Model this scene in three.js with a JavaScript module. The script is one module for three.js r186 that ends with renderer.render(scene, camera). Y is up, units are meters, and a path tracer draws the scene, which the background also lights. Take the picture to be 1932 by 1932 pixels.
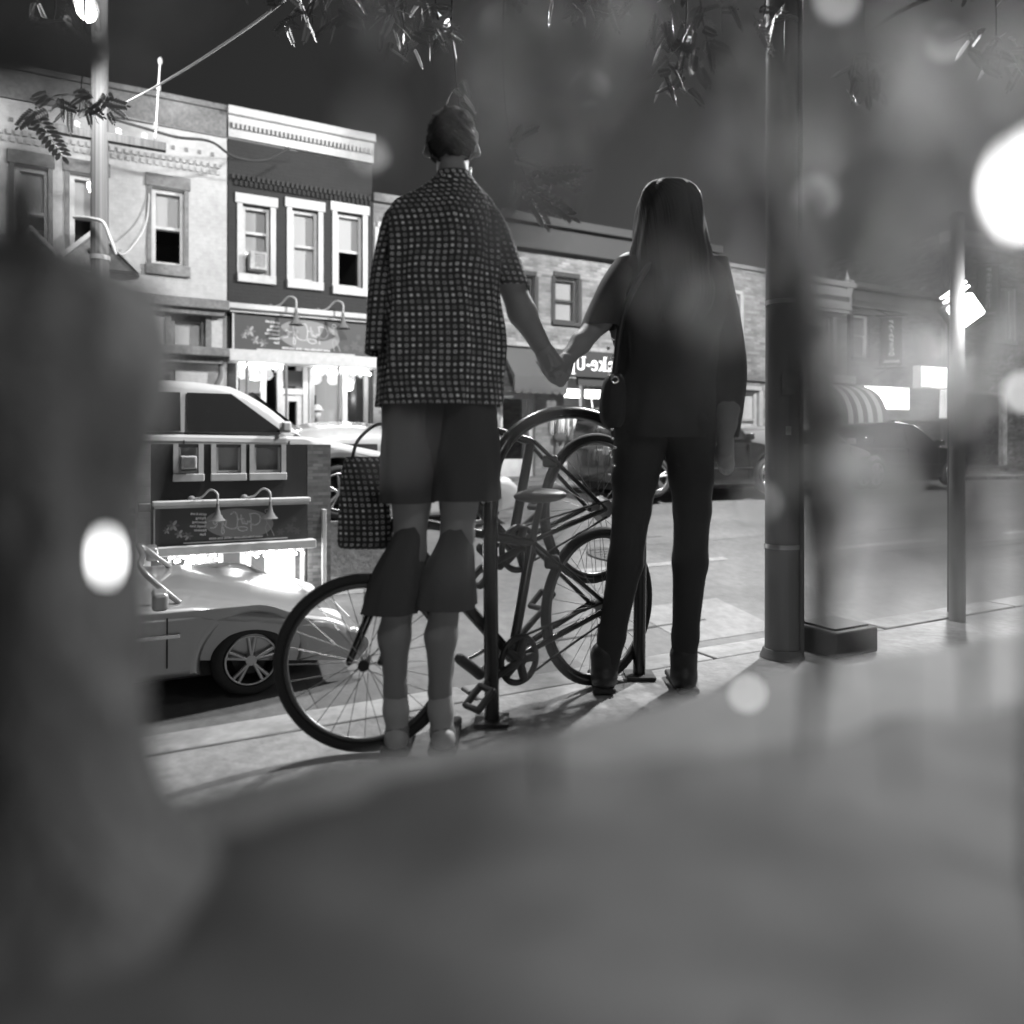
import * as THREE from 'three';
import { mergeGeometries, mergeVertices, toCreasedNormals } from 'three/addons/utils/BufferGeometryUtils.js';
import { RoundedBoxGeometry } from 'three/addons/geometries/RoundedBoxGeometry.js';

// ---------------------------------------------------------------- camera, sky, moon, exposure
const scene = new THREE.Scene();
const FPX = 1400, CX = 966, HZ = 850, EYE = 0.95;                       // focal length, centre column and horizon row for a 1932 pixel wide picture
const camera = new THREE.PerspectiveCamera(2 * Math.atan(966 / FPX) * 180 / Math.PI, 1, 0.02, 600);
camera.position.set(0, EYE, 0);
camera.setViewOffset(1932, 1932, 0, 966 - HZ, 1932, 1932);
camera.focus = 4.0;
camera.userData.fStop = 1.5;
camera.lookAt(0, EYE, -10);
const renderer = new THREE.WebGLRenderer({ antialias: true });
renderer.toneMapping = THREE.LinearToneMapping;
renderer.toneMappingExposure = 0.88;
renderer.shadowMap.enabled = true;
renderer.shadowMap.type = THREE.PCFSoftShadowMap;
{ // night sky: dark overhead, paler where the town lights the air low over the street
  const w = 256, h = 128, d = new Float32Array(w * h * 4);
  for (let j = 0; j < h; j++) for (let i = 0; i < w; i++) {
    const el = (j + 0.5) / h * Math.PI - Math.PI / 2, az = (i + 0.5) / w * 2 * Math.PI;
    const low = Math.exp(-Math.max(0, el) * 2.0), side = 0.5 + 0.5 * Math.cos(az - SKYAZ());
    const v = 0.024 + 0.2 * low * side ** 8 + 0.004 * low;
    d.set([v, v, v, 1], (j * w + i) * 4);
  }
  const t = new THREE.DataTexture(d, w, h, THREE.RGBAFormat, THREE.FloatType);
  t.mapping = THREE.EquirectangularReflectionMapping; t.magFilter = THREE.LinearFilter; t.minFilter = THREE.LinearFilter; t.needsUpdate = true;
  scene.background = t; scene.environment = t;
}
function SKYAZ() { return Math.PI * 0.76; }
const moon = new THREE.DirectionalLight(0xffffff, 0.12);
moon.position.set(-6, 22, 14); moon.castShadow = true; moon.shadow.radius = 8;
moon.shadow.camera.left = -30; moon.shadow.camera.right = 30; moon.shadow.camera.top = 30; moon.shadow.camera.bottom = -30; moon.shadow.camera.far = 90;
scene.add(moon, moon.target);

// ---------------------------------------------------------------- helpers
let seed = 7;
const rnd = () => { seed = (seed * 1664525 + 1013904223) >>> 0; return seed / 4294967296; };
const rr = (a, b) => a + (b - a) * rnd();
const V = (x, y, z) => new THREE.Vector3(x, y, z);
const at = (px, py, d) => V((px - CX) / FPX * d, EYE - (py - HZ) / FPX * d, -d);      // a pixel at a known depth
const TH = Math.atan2(0.4646, 0.8855), ST = Math.sin(TH), CT = Math.cos(TH);          // the street runs off to the right
const S = (s, y, q) => V(s * CT - q * ST, y, -(s * ST + q * CT));                     // s along the street, q across it
const sOf = (px, q) => { const k = (px - CX) / FPX; return q * (k * CT + ST) / (CT - k * ST); };   // where a column meets the plane q
const dOf = (px, q) => sOf(px, q) * ST + q * CT;
const yOf = (px, py, q) => EYE - (py - HZ) / FPX * dOf(px, q);
const used = {};
const numbered = n => { const k = used[n] = (used[n] ?? -1) + 1; return k ? `${n}_${String(k).padStart(3, '0')}` : n; };
function tag(o, label, category, group, kind) {
  if (label) o.userData.label = label; if (category) o.userData.category = category;
  if (group) o.userData.group = group; if (kind) o.userData.kind = kind; return o;
}
function thing(name, label, category, pos = V(0, 0, 0), turn = 0, group, kind) {
  const o = new THREE.Group(); o.name = numbered(name); o.position.copy(pos); o.rotation.y = turn; scene.add(o);
  return tag(o, label, category, group, kind);
}
function mesh(name, geo, mat, parent) {
  if (Array.isArray(geo)) geo = merge(geo);
  const m = new THREE.Mesh(geo, mat); m.castShadow = m.receiveShadow = true;
  m.name = parent ? name : numbered(name); (parent || scene).add(m); return m;
}
const sub = (name, parent) => { const g = new THREE.Group(); g.name = name; parent.add(g); return g; };
function merge(list) {
  const l = list.map(g => { g = g.index ? g.toNonIndexed() : g.clone(); for (const k of Object.keys(g.attributes)) if (!['position', 'normal', 'uv'].includes(k)) g.deleteAttribute(k);
    if (!g.attributes.uv) g.setAttribute('uv', new THREE.BufferAttribute(new Float32Array(g.attributes.position.count * 2), 2)); return g; });
  return mergeGeometries(l);
}
// world-built geometry goes into a thing that is not turned
const loc = (g, t) => g.translate(-t.position.x, -t.position.y, -t.position.z);
function box(x0, x1, y0, y1, z0, z1, bevel = 0) {
  const g = bevel ? new RoundedBoxGeometry(x1 - x0, y1 - y0, z1 - z0, 2, bevel) : new THREE.BoxGeometry(x1 - x0, y1 - y0, z1 - z0);
  g.translate((x0 + x1) / 2, (y0 + y1) / 2, (z0 + z1) / 2);
  const p = g.attributes.position, n = g.attributes.normal, uv = g.attributes.uv;
  for (let i = 0; i < p.count; i++) {
    const a = Math.abs(n.getX(i)), b = Math.abs(n.getY(i)), c = Math.abs(n.getZ(i));
    if (c >= a && c >= b) uv.setXY(i, p.getX(i), p.getY(i)); else if (a >= b) uv.setXY(i, p.getZ(i), p.getY(i)); else uv.setXY(i, p.getX(i), p.getZ(i));
  }
  return g;
}
function cyl(a, b, r0, r1 = r0, seg = 12) {
  const d = b.clone().sub(a), g = new THREE.CylinderGeometry(r1, r0, d.length(), seg, 1);
  g.applyQuaternion(new THREE.Quaternion().setFromUnitVectors(V(0, 1, 0), d.clone().normalize()));
  return g.translate((a.x + b.x) / 2, (a.y + b.y) / 2, (a.z + b.z) / 2);
}
function tube(pts, r, seg = 8, n = 0) {          // r: number or radii along the path
  const c = new THREE.CatmullRomCurve3(pts), N = n || pts.length * 5, g = new THREE.TubeGeometry(c, N, 1, seg, false);
  const p = g.attributes.position, rad = Array.isArray(r) ? r : [r, r];
  for (let i = 0; i <= N; i++) {
    const t = i / N, f = t * (rad.length - 1), k = Math.min(rad.length - 2, Math.floor(f)), R = rad[k] + (rad[k + 1] - rad[k]) * (f - k), ctr = c.getPointAt(t);
    for (let j = 0; j <= seg; j++) { const m = i * (seg + 1) + j; p.setXYZ(m, ctr.x + (p.getX(m) - ctr.x) * R, ctr.y + (p.getY(m) - ctr.y) * R, ctr.z + (p.getZ(m) - ctr.z) * R); }
  }
  const caps = [];
  for (const [t, k] of [[0, 0], [1, rad.length - 1]]) { const s = new THREE.SphereGeometry(rad[k], seg, 5); const q = c.getPointAt(t); caps.push(s.translate(q.x, q.y, q.z)); }
  return merge([g, ...caps]);
}
function shapeOf(pts) { const s = new THREE.Shape(); pts.forEach((p, i) => i ? s.lineTo(p[0], p[1]) : s.moveTo(p[0], p[1])); s.closePath(); return s; }
function extr(shape, z0, z1, bevel = 0, curve = 8) {
  const g = new THREE.ExtrudeGeometry(shape, { depth: z1 - z0 - 2 * bevel, bevelEnabled: bevel > 0, bevelSize: bevel, bevelThickness: bevel, bevelOffset: -bevel, bevelSegments: 3, curveSegments: curve });
  return g.translate(0, 0, z0 + bevel);
}
// ---- noise textures
const hash = (x, y, s) => { let n = (x * 374761393 + y * 668265263 + s * 1442695041) | 0; n = Math.imul(n ^ (n >>> 13), 1274126177); return ((n ^ (n >>> 16)) >>> 0) / 4294967296; };
function vnoise(x, y, per, s) {
  const xi = Math.floor(x), yi = Math.floor(y), fx = x - xi, fy = y - yi, u = fx * fx * (3 - 2 * fx), v = fy * fy * (3 - 2 * fy), m = k => ((k % per) + per) % per;
  const a = hash(m(xi), m(yi), s), b = hash(m(xi + 1), m(yi), s), c = hash(m(xi), m(yi + 1), s), d = hash(m(xi + 1), m(yi + 1), s);
  return a + (b - a) * u + (c - a) * v + (a - b - c + d) * u * v;
}
function fbm(x, y, per, s, o = 5) { let t = 0, a = 0.5, n = 0; for (let k = 0; k < o; k++) { t += a * vnoise(x * (1 << k), y * (1 << k), per << k, s + k); n += a; a *= 0.55; } return t / n; }
function tex(n, f, rx = 1, ry = rx, srgb = true) {
  const d = new Uint8Array(n * n * 4);
  for (let j = 0; j < n; j++) for (let i = 0; i < n; i++) { const v = Math.max(0, Math.min(255, f(i / n, j / n) * 255)); d.set([v, v, v, 255], (j * n + i) * 4); }
  const t = new THREE.DataTexture(d, n, n); t.wrapS = t.wrapT = THREE.RepeatWrapping; t.magFilter = THREE.LinearFilter; t.minFilter = THREE.LinearMipmapLinearFilter; t.generateMipmaps = true;
  if (srgb) t.colorSpace = THREE.SRGBColorSpace; t.repeat.set(rx, ry); t.needsUpdate = true; return t;
}
function canvasTex(w, h, draw) {
  const c = document.createElement('canvas'); c.width = w; c.height = h; const x = c.getContext('2d'); draw(x, w, h);
  const t = new THREE.CanvasTexture(c); t.colorSpace = THREE.SRGBColorSpace; t.anisotropy = 8; return t;
}
const grainMap = tex(512, (x, y) => 0.74 + 0.4 * (fbm(x * 4, y * 4, 4, 3) - 0.5) + 0.24 * (fbm(x * 48, y * 48, 48, 9, 3) - 0.5), 0.5);
const grainBump = tex(512, (x, y) => 0.5 + 0.7 * (fbm(x * 24, y * 24, 24, 5, 4) - 0.5), 1, 1, false);
const brickF = (x, y) => { const r = Math.floor(y * 16), o = (r % 2) * 0.5, bx = x * 5 + o, k = Math.floor(bx) % 5, fx = bx - Math.floor(bx), fy = y * 16 - r; const j = fx < 0.05 || fy < 0.14; return [j, hash(k, r, 31)]; };
const brickMap = tex(512, (x, y) => { const [j, h] = brickF(x, y); return (j ? 0.66 : 0.70 + 0.28 * (h - 0.5) - (h > 0.88 ? 0.16 : 0)) + 0.22 * (fbm(x * 6, y * 6, 6, 2) - 0.5); }, 0.9);
const brickBump = tex(512, (x, y) => { const [j] = brickF(x, y); return (j ? 0.2 : 0.75) + 0.2 * (fbm(x * 32, y * 32, 32, 5, 3) - 0.5); }, 0.9, 0.9, false);
const fineBrick = brickMap.clone(); fineBrick.repeat.set(2, 2); fineBrick.needsUpdate = true;
const roadMap = tex(1024, (x, y) => 0.72 + 0.22 * (fbm(x * 3, y * 14, 14, 3) - 0.5) + 0.16 * (fbm(x * 96, y * 96, 96, 9, 3) - 0.5), 0.16, 0.16);
const paveMap = tex(1024, (x, y) => 0.74 + 0.62 * (fbm(x * 5, y * 5, 5, 13) - 0.5) + 0.2 * (fbm(x * 90, y * 90, 90, 9, 3) - 0.5), 0.4);
const strandMap = tex(256, (x, y) => 0.7 + 0.3 * (fbm(x * 60, y * 2, 60, 41, 3) - 0.5), 3, 1), strandBump = tex(256, (x, y) => fbm(x * 60, y * 2, 60, 41, 3), 3, 1, false), paintMap = tex(512, (x, y) => 0.76 + 0.16 * (fbm(x * 4, y * 4, 4, 3) - 0.5) + 0.1 * (fbm(x * 48, y * 48, 48, 9, 3) - 0.5), 0.3);
const woodMap = tex(256, (x, y) => 0.72 + 0.5 * (fbm(x * 24, y * 2, 24, 21, 4) - 0.5), 2, 0.7);
const G = (v, o = {}) => { const { c, ...p } = o; const m = new THREE.MeshPhysicalMaterial({ roughness: 0.8, ...p }); m.color.setRGB(v, v, v); return m; };
const glow = (v, e) => { const m = G(v); m.emissive.setRGB(1, 1, 1); m.emissiveIntensity = e; return m; };
const M = {
  white: G(0.72, { map: grainMap, bumpMap: grainBump, bumpScale: 0.003 }), whiteTrim: G(0.8, { roughness: 0.55, map: paintMap }), greyTrim: G(0.3, { map: grainMap }),
  paintedBrick: G(0.72, { map: paintMap, bumpMap: brickBump, bumpScale: 0.003 }), darkBrick: G(0.036, { map: paintMap, bumpMap: brickBump, bumpScale: 0.005 }),
  brick: G(0.36, { map: brickMap, bumpMap: brickBump, bumpScale: 0.008 }), paleBrick: G(0.5, { map: brickMap, bumpMap: brickBump, bumpScale: 0.008 }), parapet: G(0.30, { map: grainMap }),
  dark: G(0.03), black: G(0.015, { roughness: 0.5 }), gloss: G(0.02, { roughness: 0.25 }), metal: G(0.45, { metalness: 1, roughness: 0.35 }), chrome: G(0.8, { metalness: 1, roughness: 0.15 }),
  glass: G(1, { transmission: 1, roughness: 0.02, thickness: 0 }), shade: G(0.42), curtain: G(0.3), room: G(0.12), awning: G(0.03), asphalt: G(0.21, { map: roadMap, bumpMap: grainBump, bumpScale: 0.004, roughness: 0.7 }),
  concrete: G(0.34, { map: paveMap, bumpMap: grainBump, bumpScale: 0.006 }), ledge: G(0.14, { map: paveMap }), kerbPale: G(0.38, { map: grainMap }), kerbDark: G(0.14, { map: grainMap }),
  pole: G(0.2, { map: woodMap }), poleGrey: G(0.22, { map: paintMap, roughness: 0.7 }), bark: G(0.06, { map: woodMap, bumpMap: grainBump, bumpScale: 0.01 }),
  leaf: G(0.10, { roughness: 0.5, transmission: 0.3, thickness: 0 }), rubber: G(0.02, { roughness: 0.85 }), skin: G(0.2, { roughness: 0.6 }), hair: G(0.02, { roughness: 0.9, bumpMap: grainBump, bumpScale: 0.01 }),
  cloth: G(0.06, { roughness: 0.95 }), darkCloth: G(0.022, { roughness: 0.9 }), sock: G(0.38, { roughness: 0.95 }), wire: G(0.12), wirePale: G(0.6),
};

// ---------------------------------------------------------------- ground
const EDGE = 2.75, KERBQ = 12.0, FACE = 14.89;
const roadY = q => -1.3 + 0.163 * (Math.min(q, 11.2) - 2.4);
const slope = Math.atan(0.163);
function strip(rows, s0, s1, ns, m) {     // rows: [q, y] across the street
  const p = [], uv = [], ix = [];
  rows.forEach(([q, y]) => { for (let i = 0; i <= ns; i++) { const s = s0 + (s1 - s0) * i / ns, w = S(s, y, q); p.push(w.x, w.y, w.z); uv.push(s, q); } });
  for (let r = 0; r < rows.length - 1; r++) for (let i = 0; i < ns; i++) { const a = r * (ns + 1) + i, b = a + ns + 1; ix.push(a, a + 1, b, b, a + 1, b + 1); }
  const g = new THREE.BufferGeometry(); g.setAttribute('position', new THREE.Float32BufferAttribute(p, 3)); g.setAttribute('uv', new THREE.Float32BufferAttribute(uv, 2)); g.setIndex(ix); g.computeVertexNormals(); return g;
}
const structure = (o, label) => tag(o, label, null, null, 'structure');
structure(mesh('ground', new THREE.CircleGeometry(300, 48).rotateX(-Math.PI / 2).translate(0, -1.6, 0), M.asphalt));
structure(mesh('road', strip([[2.2, -1.3], [2.4, -1.3], [6, roadY(6)], [9, roadY(9)], [11.2, roadY(11.2)], [KERBQ + 0.3, roadY(11.2)]], -40, 70, 40), M.asphalt));
structure(mesh('sidewalk', strip([[-9, -0.004], [EDGE - 0.18, -0.004]], -14, 22, 12), M.concrete));
structure(mesh('far_pavement', strip([[KERBQ + 0.2, 0.235], [FACE + 0.4, 0.25]], -40, 70, 20), M.concrete));
{ // near kerb: raised walk held by a wall above the road
  const g = thing('near_kerb', 'pale concrete kerb along the raised near sidewalk', 'kerb', S(0, 0, EDGE), TH, null, 'structure');
  for (let i = -6; i < 12; i++) { const b = box(i * 1.2 + 0.006, i * 1.2 + 1.194, -1.4, rr(0, 0.006), 0, 0.18, 0.012); mesh('kerb_stone', b, M.kerbPale, g); }
}
{ const g = thing('far_kerb', 'far kerb of pale and dark painted stones', 'kerb', S(0, 0, KERBQ), TH, null, 'structure');
  for (let i = -14; i < 30; i++) mesh('kerb_stone', box(i * 1.5 + 0.008, i * 1.5 + 1.492, 0, 0.24 + rr(0, 0.004), -0.2, 0, 0.015), i % 3 === 1 ? M.kerbDark : M.kerbPale, g); }
{ // worn lane line and tar streaks on the road
  const g = [], k = [];
  for (let i = -3; i < 8; i++) g.push(strip([[7.35, roadY(7.35) + 0.005], [7.47, roadY(7.47) + 0.005]], i * 4.5, i * 4.5 + 2.6, 1));
  structure(mesh('lane_marking', g, G(0.36, { map: roadMap })), 'worn pale lane line');
  for (let i = 0; i < 12; i++) { const q = rr(3.2, 10.8), s = rr(-3, 14); k.push(strip([[q, roadY(q) + 0.006], [q + 0.03, roadY(q + 0.03) + 0.006]], s, s + rr(1.5, 5), 2)); }
  structure(mesh('tar_seams', k, G(0.035)), 'dark tar seams in the asphalt');
}
for (const [s0, s1, q0, q1, v] of [[1.2, 3.4, 4.6, 5.6, 0.17], [5, 9, 8.2, 9.3, 0.2], [4.6, 5.8, 5.3, 6.2, 0.34], [10, 16, 6.4, 7.1, 0.18]]) structure(mesh('road_patch', strip([[q0, roadY(q0) + 0.004], [q1, roadY(q1) + 0.004]], s0, s1, 3), G(v, { map: roadMap, bumpMap: grainBump, bumpScale: 0.004 })), 'rectangular asphalt repair patch on the road');
{ const t = thing('manhole_cover', 'round dark manhole cover in the road beyond the bicycle rack', 'manhole cover', S(5.6, roadY(7.9) + 0.012, 7.9), TH); t.rotation.order = 'YXZ'; t.rotation.x = slope; mesh('lid', new THREE.CylinderGeometry(0.32, 0.32, 0.02, 32), G(0.06, { roughness: 0.6 }), t); for (let k = 0; k < 5; k++) mesh('rib', box(-0.2, 0.2, 0.01, 0.018, -0.2 + k * 0.1 - 0.012, -0.2 + k * 0.1 + 0.012), G(0.09), t); }
// ---------------------------------------------------------------- windows and buildings on the far side
// all facade work is in the street frame: x along the street from the thing's base, y up, z towards the road
const wallGeo = (w, h, holes, depth = 0.3) => { const sh = shapeOf([[0, 0], [w, 0], [w, h], [0, h]]); for (const [a, b, c, d] of holes) { const p = new THREE.Path(); p.moveTo(a, c); p.lineTo(a, d); p.lineTo(b, d); p.lineTo(b, c); p.closePath(); sh.holes.push(p); } return extr(sh, -depth, 0); };
function sash(b, x0, x1, y0, y1, o = {}) {       // a sash window in an opening
  const w = sub('window', b), f = o.f ?? 0.07, fm = o.frame || M.whiteTrim, z = o.z ?? -0.1, mid = y0 + (y1 - y0) * (o.mid ?? 0.5);
  mesh('frame', [box(x0, x0 + f, y0, y1, z - 0.06, z), box(x1 - f, x1, y0, y1, z - 0.06, z), box(x0 + f, x1 - f, y1 - f, y1, z - 0.06, z), box(x0 + f, x1 - f, y0, y0 + f, z - 0.06, z)], fm, w);
  mesh('meeting_rail', box(x0 + f, x1 - f, mid - 0.025, mid + 0.025, z - 0.05, z - 0.008), fm, w);
  mesh('pane', box(x0 + f, x1 - f, mid + 0.025, y1 - f, z - 0.036, z - 0.03), M.glass, w);
  mesh('pane', box(x0 + f, x1 - f, y0 + f, mid - 0.025, z - 0.036, z - 0.03), M.glass, w);
  if (o.shade !== 0) mesh('roller_shade', box(x0 + 0.02, x1 - 0.02, y0 + (y1 - y0) * (1 - (o.shade ?? 0.5)), y1 - 0.02, z - 0.13, z - 0.12), o.shadeMat || M.shade, w);
  if (o.lintel) mesh('lintel', box(x0 - o.lo, x1 + o.lo, y1 + 0.01, y1 + o.lintel, -0.04, 0.045, 0.01), o.trim || M.whiteTrim, w);
  if (o.sill) mesh('sill', box(x0 - 0.1, x1 + 0.1, y0 - o.sill, y0 - 0.003, -0.04, 0.08, 0.012), o.trim || M.whiteTrim, w);
  if (o.jamb) for (const [a, c] of [[x0 - o.jamb, x0 - 0.002], [x1 + 0.002, x1 + o.jamb]]) mesh('casing', box(a, c, y0, y1 + 0.006, -0.03, 0.03), o.trim || M.whiteTrim, w);
  return w;
}
const GB = 0.24;                                  // pavement level at the facades
function building(name, label, pxL, pxR, roofPy, roofPx, wallMat, holesPx, o = {}) {
  const q = o.q ?? FACE, s0 = sOf(pxL, q), s1 = sOf(pxR, q), top = yOf(roofPx, roofPy, q), base = o.base ?? GB, b = thing(name, label, 'building', S(s0, base, q), TH, o.group);
  const X = px => sOf(px, q) - s0, Y = (px, py) => yOf(px, py, q) - base, w = s1 - s0, h = top - base, D = o.depth ?? 9;
  const holes = holesPx.map(([l, r, t, bt]) => [X(l), X(r), Math.max(0.02, Y(l, bt)), Y(l, t)]);
  mesh('wall', wallGeo(w, h, holes), wallMat, b);
  mesh('side_wall', [box(0.002, 0.25, 0, h, -D, -0.302), box(w - 0.25, w - 0.002, 0, h, -D, -0.302), box(0.25, w - 0.25, 0, h, -D, -D + 0.25)], wallMat, b);
  mesh('roof', box(0.25, w - 0.25, h - 0.45, h - 0.3, -D + 0.25, -0.302), M.dark, b);
  if (!o.low) mesh('upper_floor', box(0.25, w - 0.25, (o.floor ?? 3.3), (o.floor ?? 3.3) + 0.2, -D + 0.25, -0.302), M.room, b);
  return { b, X, Y, w, h, holes, q, s0, base };
}
const dentils = (b, name, x0, x1, y0, y1, n, z, m, duty = 0.55) => { const st = (x1 - x0) / n, g = box(0, st * duty, y0, y1, 0, z); for (let i = 0; i < n; i++) { const d = mesh(name, g, m, b); d.position.x = x0 + st * (i + 0.2); } };

{ // white painted building
  const { b, X, Y, w, h, holes } = building('white_building', 'white painted brick building with grey parapet beside the utility pole', -260, 428, 212, 430, M.paintedBrick,
    [[286, 348, 352, 497], [131, 196, 325, 482], [28, 90, 310, 480], [-80, -15, 300, 470], [322, 388, 590, 655], [-150, 140, 690, 900], [170, 330, 690, 900]], { floor: 3.1 });
  mesh('parapet_band', box(0, w - 0.004, Y(430, 262), h - 0.02, 0.002, 0.06), M.parapet, b);
  mesh('coping', box(-0.02, w, h - 0.015, h + 0.09, -0.32, 0.12, 0.02), M.greyTrim, b);
  dentils(b, 'corbel', 0.1, w - 0.1, Y(430, 322), Y(430, 313), 44, 0.05, M.paintedBrick);
  dentils(b, 'corbel', 0.18, w - 0.1, Y(430, 334), Y(430, 325), 44, 0.035, M.paintedBrick);
  dentils(b, 'vent_slot', 0.3, w - 0.1, Y(430, 300), Y(430, 293), 22, 0.02, M.greyTrim, 0.25);
  holes.slice(0, 4).forEach(([a, c, e, f]) => sash(b, a, c, e, f, { lintel: 0.24, lo: 0.1, sill: 0.2, trim: M.greyTrim, frame: M.whiteTrim, jamb: 0.07, shade: 0.52 }));
  { const [a, c, e, f] = holes[4]; sash(b, a, c, e, f, { shade: 1, jamb: 0.1, sill: 0.06, mid: 0.85, frame: M.greyTrim, trim: M.greyTrim }); }
  for (const k of [5, 6]) { const [a, c, e, f] = holes[k], win = sub('shop_window', b); mesh('pane', box(a + 0.08, c - 0.08, e + 0.08, f - 0.08, -0.13, -0.124), M.glass, win);
    mesh('frame', [box(a, a + 0.08, e, f, -0.16, -0.06), box(c - 0.08, c, e, f, -0.16, -0.06), box(a + 0.08, c - 0.08, f - 0.08, f, -0.16, -0.06), box(a + 0.08, c - 0.08, e, e + 0.08, -0.16, -0.06)], M.greyTrim, win); }
  mesh('shop_cornice', [box(0, w + 0.02, Y(428, 590), Y(428, 572), 0.002, 0.28, 0.02), box(0, w - 0.06, Y(428, 600), Y(428, 590) - 0.003, 0.002, 0.17)], M.greyTrim, b);
  mesh('lower_cornice', [box(0, w, Y(428, 678), Y(428, 662), 0.002, 0.42, 0.02), box(0, w - 0.08, Y(428, 690), Y(428, 678) - 0.003, 0.002, 0.25)], M.greyTrim, b);
  mesh('downspout', tube([V(w - 0.12, Y(428, 682), 0.14), V(w - 0.12, Y(428, 710), 0.14), V(w - 0.2, Y(428, 735), 0.1), V(w - 0.2, 0.1, 0.1)], 0.05), M.greyTrim, b);
  for (const [p, r] of [[185, 62], [62, 60]]) { // small gabled hoods over the doors
    const x = X(p), y = Y(p, 448), hw = r / 105, gbl = sub('gable_hood', b);
    mesh('face', extr(shapeOf([[x - hw, y - 0.62], [x + hw, y - 0.62], [x, y]]), 0.05, 0.35), M.greyTrim, gbl);
    for (const sx of [-1, 1]) mesh('rake_board', extr(shapeOf([[x, y + 0.1], [x, y + 0.01], [x + sx * hw * 1.08, y - 0.66], [x + sx * hw * 1.14, y - 0.58]]), 0.02, 0.42), M.whiteTrim, gbl);
    for (const [dx, dy] of [[-0.1, -0.34], [0.12, -0.42], [0.02, -0.22]]) mesh('ornament', new THREE.SphereGeometry(0.05, 10, 8).translate(x + dx, y + dy, 0.36), M.dark, gbl);
  }
}
// ---- the printed shop banner (lettering is seen reversed)
const bannerTex = canvasTex(1024, 280, (x, w, h) => {
  x.fillStyle = '#383838'; x.fillRect(0, 0, w, h);
  x.fillStyle = '#777'; x.beginPath(); x.ellipse(545, 135, 235, 118, 0.08, 0, 7); x.fill();
  x.save(); x.translate(w, 0); x.scale(-1, 1);                                  // reversed lettering
  x.lineWidth = 7; x.strokeStyle = '#ececec'; x.lineCap = 'round'; x.lineJoin = 'round';
  const P = (...a) => { x.beginPath(); x.moveTo(a[0], a[1]); for (let i = 2; i < a.length; i += 6) x.bezierCurveTo(a[i], a[i + 1], a[i + 2], a[i + 3], a[i + 4], a[i + 5]); x.stroke(); };
  const script = () => { P(400, 195, 402, 150, 398, 90, 410, 62); P(408, 64, 350, 44, 325, 90, 340, 125, 352, 160, 396, 162, 412, 120); P(424, 118, 424, 150, 440, 150, 448, 118, 452, 150, 462, 150, 470, 70); P(452, 100, 462, 98, 470, 98, 486, 100);
    P(538, 60, 510, 20, 484, 60, 496, 150, 500, 180, 470, 205, 436, 190, 410, 176, 440, 150, 500, 168, 530, 182, 560, 170, 574, 150); P(570, 105, 572, 150, 580, 160, 590, 130); P(620, 60, 600, 40, 592, 100, 600, 190, 604, 225, 570, 215, 590, 160); P(588, 118, 604, 114, 618, 114, 628, 116); P(632, 140, 660, 130, 664, 96, 642, 104, 622, 120, 630, 170, 672, 160); };
  script(); x.lineWidth = 3; x.strokeStyle = '#3a3a3a'; script();
  x.fillStyle = '#d8d8d8'; x.font = 'bold 24px sans-serif'; x.fillText('www.Trib-Life.com · (410) 534-9999', 318, 252, 365);
  const lines = ['spirals & web', 'flying', 'dancing', 'Strength, Grace', 'fitness', 'fun']; x.font = 'bold 25px sans-serif';
  lines.forEach((t, i) => { x.save(); x.translate(700 + (i % 2) * 4, 62 + i * 31); x.rotate(-0.08); x.fillText(t, 0, 0, 105); x.restore(); });
  x.restore();
  x.lineWidth = 5; x.strokeStyle = '#8c8c8c';                                    // plain printed figure, petals and sprays
  x.beginPath(); x.arc(735, 44, 14, 0, 7); x.stroke(); x.beginPath(); x.moveTo(735, 58); x.quadraticCurveTo(722, 100, 735, 140); x.lineTo(722, 180); x.lineTo(740, 245); x.moveTo(738, 140); x.lineTo(762, 185); x.lineTo(785, 245); x.moveTo(732, 72); x.lineTo(690, 108); x.moveTo(738, 72); x.quadraticCurveTo(775, 85, 757, 120); x.stroke();
  for (const [cx, cy, s] of [[110, 130, 1.25], [150, 195, 1], [70, 165, 0.8], [205, 215, 1], [830, 215, 0.9], [900, 190, 1.2], [950, 215, 0.9], [930, 120, 0.7]]) for (let k = 0; k < 6; k++) { x.fillStyle = ['#7d7d7d', '#606060', '#525252', '#8f8f8f'][(k + cx) % 4]; if (cx > 800) x.fillStyle = '#474747'; x.beginPath(); x.ellipse(cx + 16 * s * Math.cos(k * 1.05), cy + 18 * s * Math.sin(k * 1.05), 17 * s, 8 * s, k * 1.05, 0, 7); x.fill(); }
});
const bannerMat = G(1, { map: bannerTex, roughness: 0.6 });
function banner(b, x0, x1, y0, y1, z) { const g = box(x0, x1, y0, y1, z - 0.03, z), p = g.attributes.position, uv = g.attributes.uv; for (let i = 0; i < p.count; i++) uv.setXY(i, (p.getX(i) - x0) / (x1 - x0), (p.getY(i) - y0) / (y1 - y0)); return mesh('banner', g, bannerMat, b); }
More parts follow.
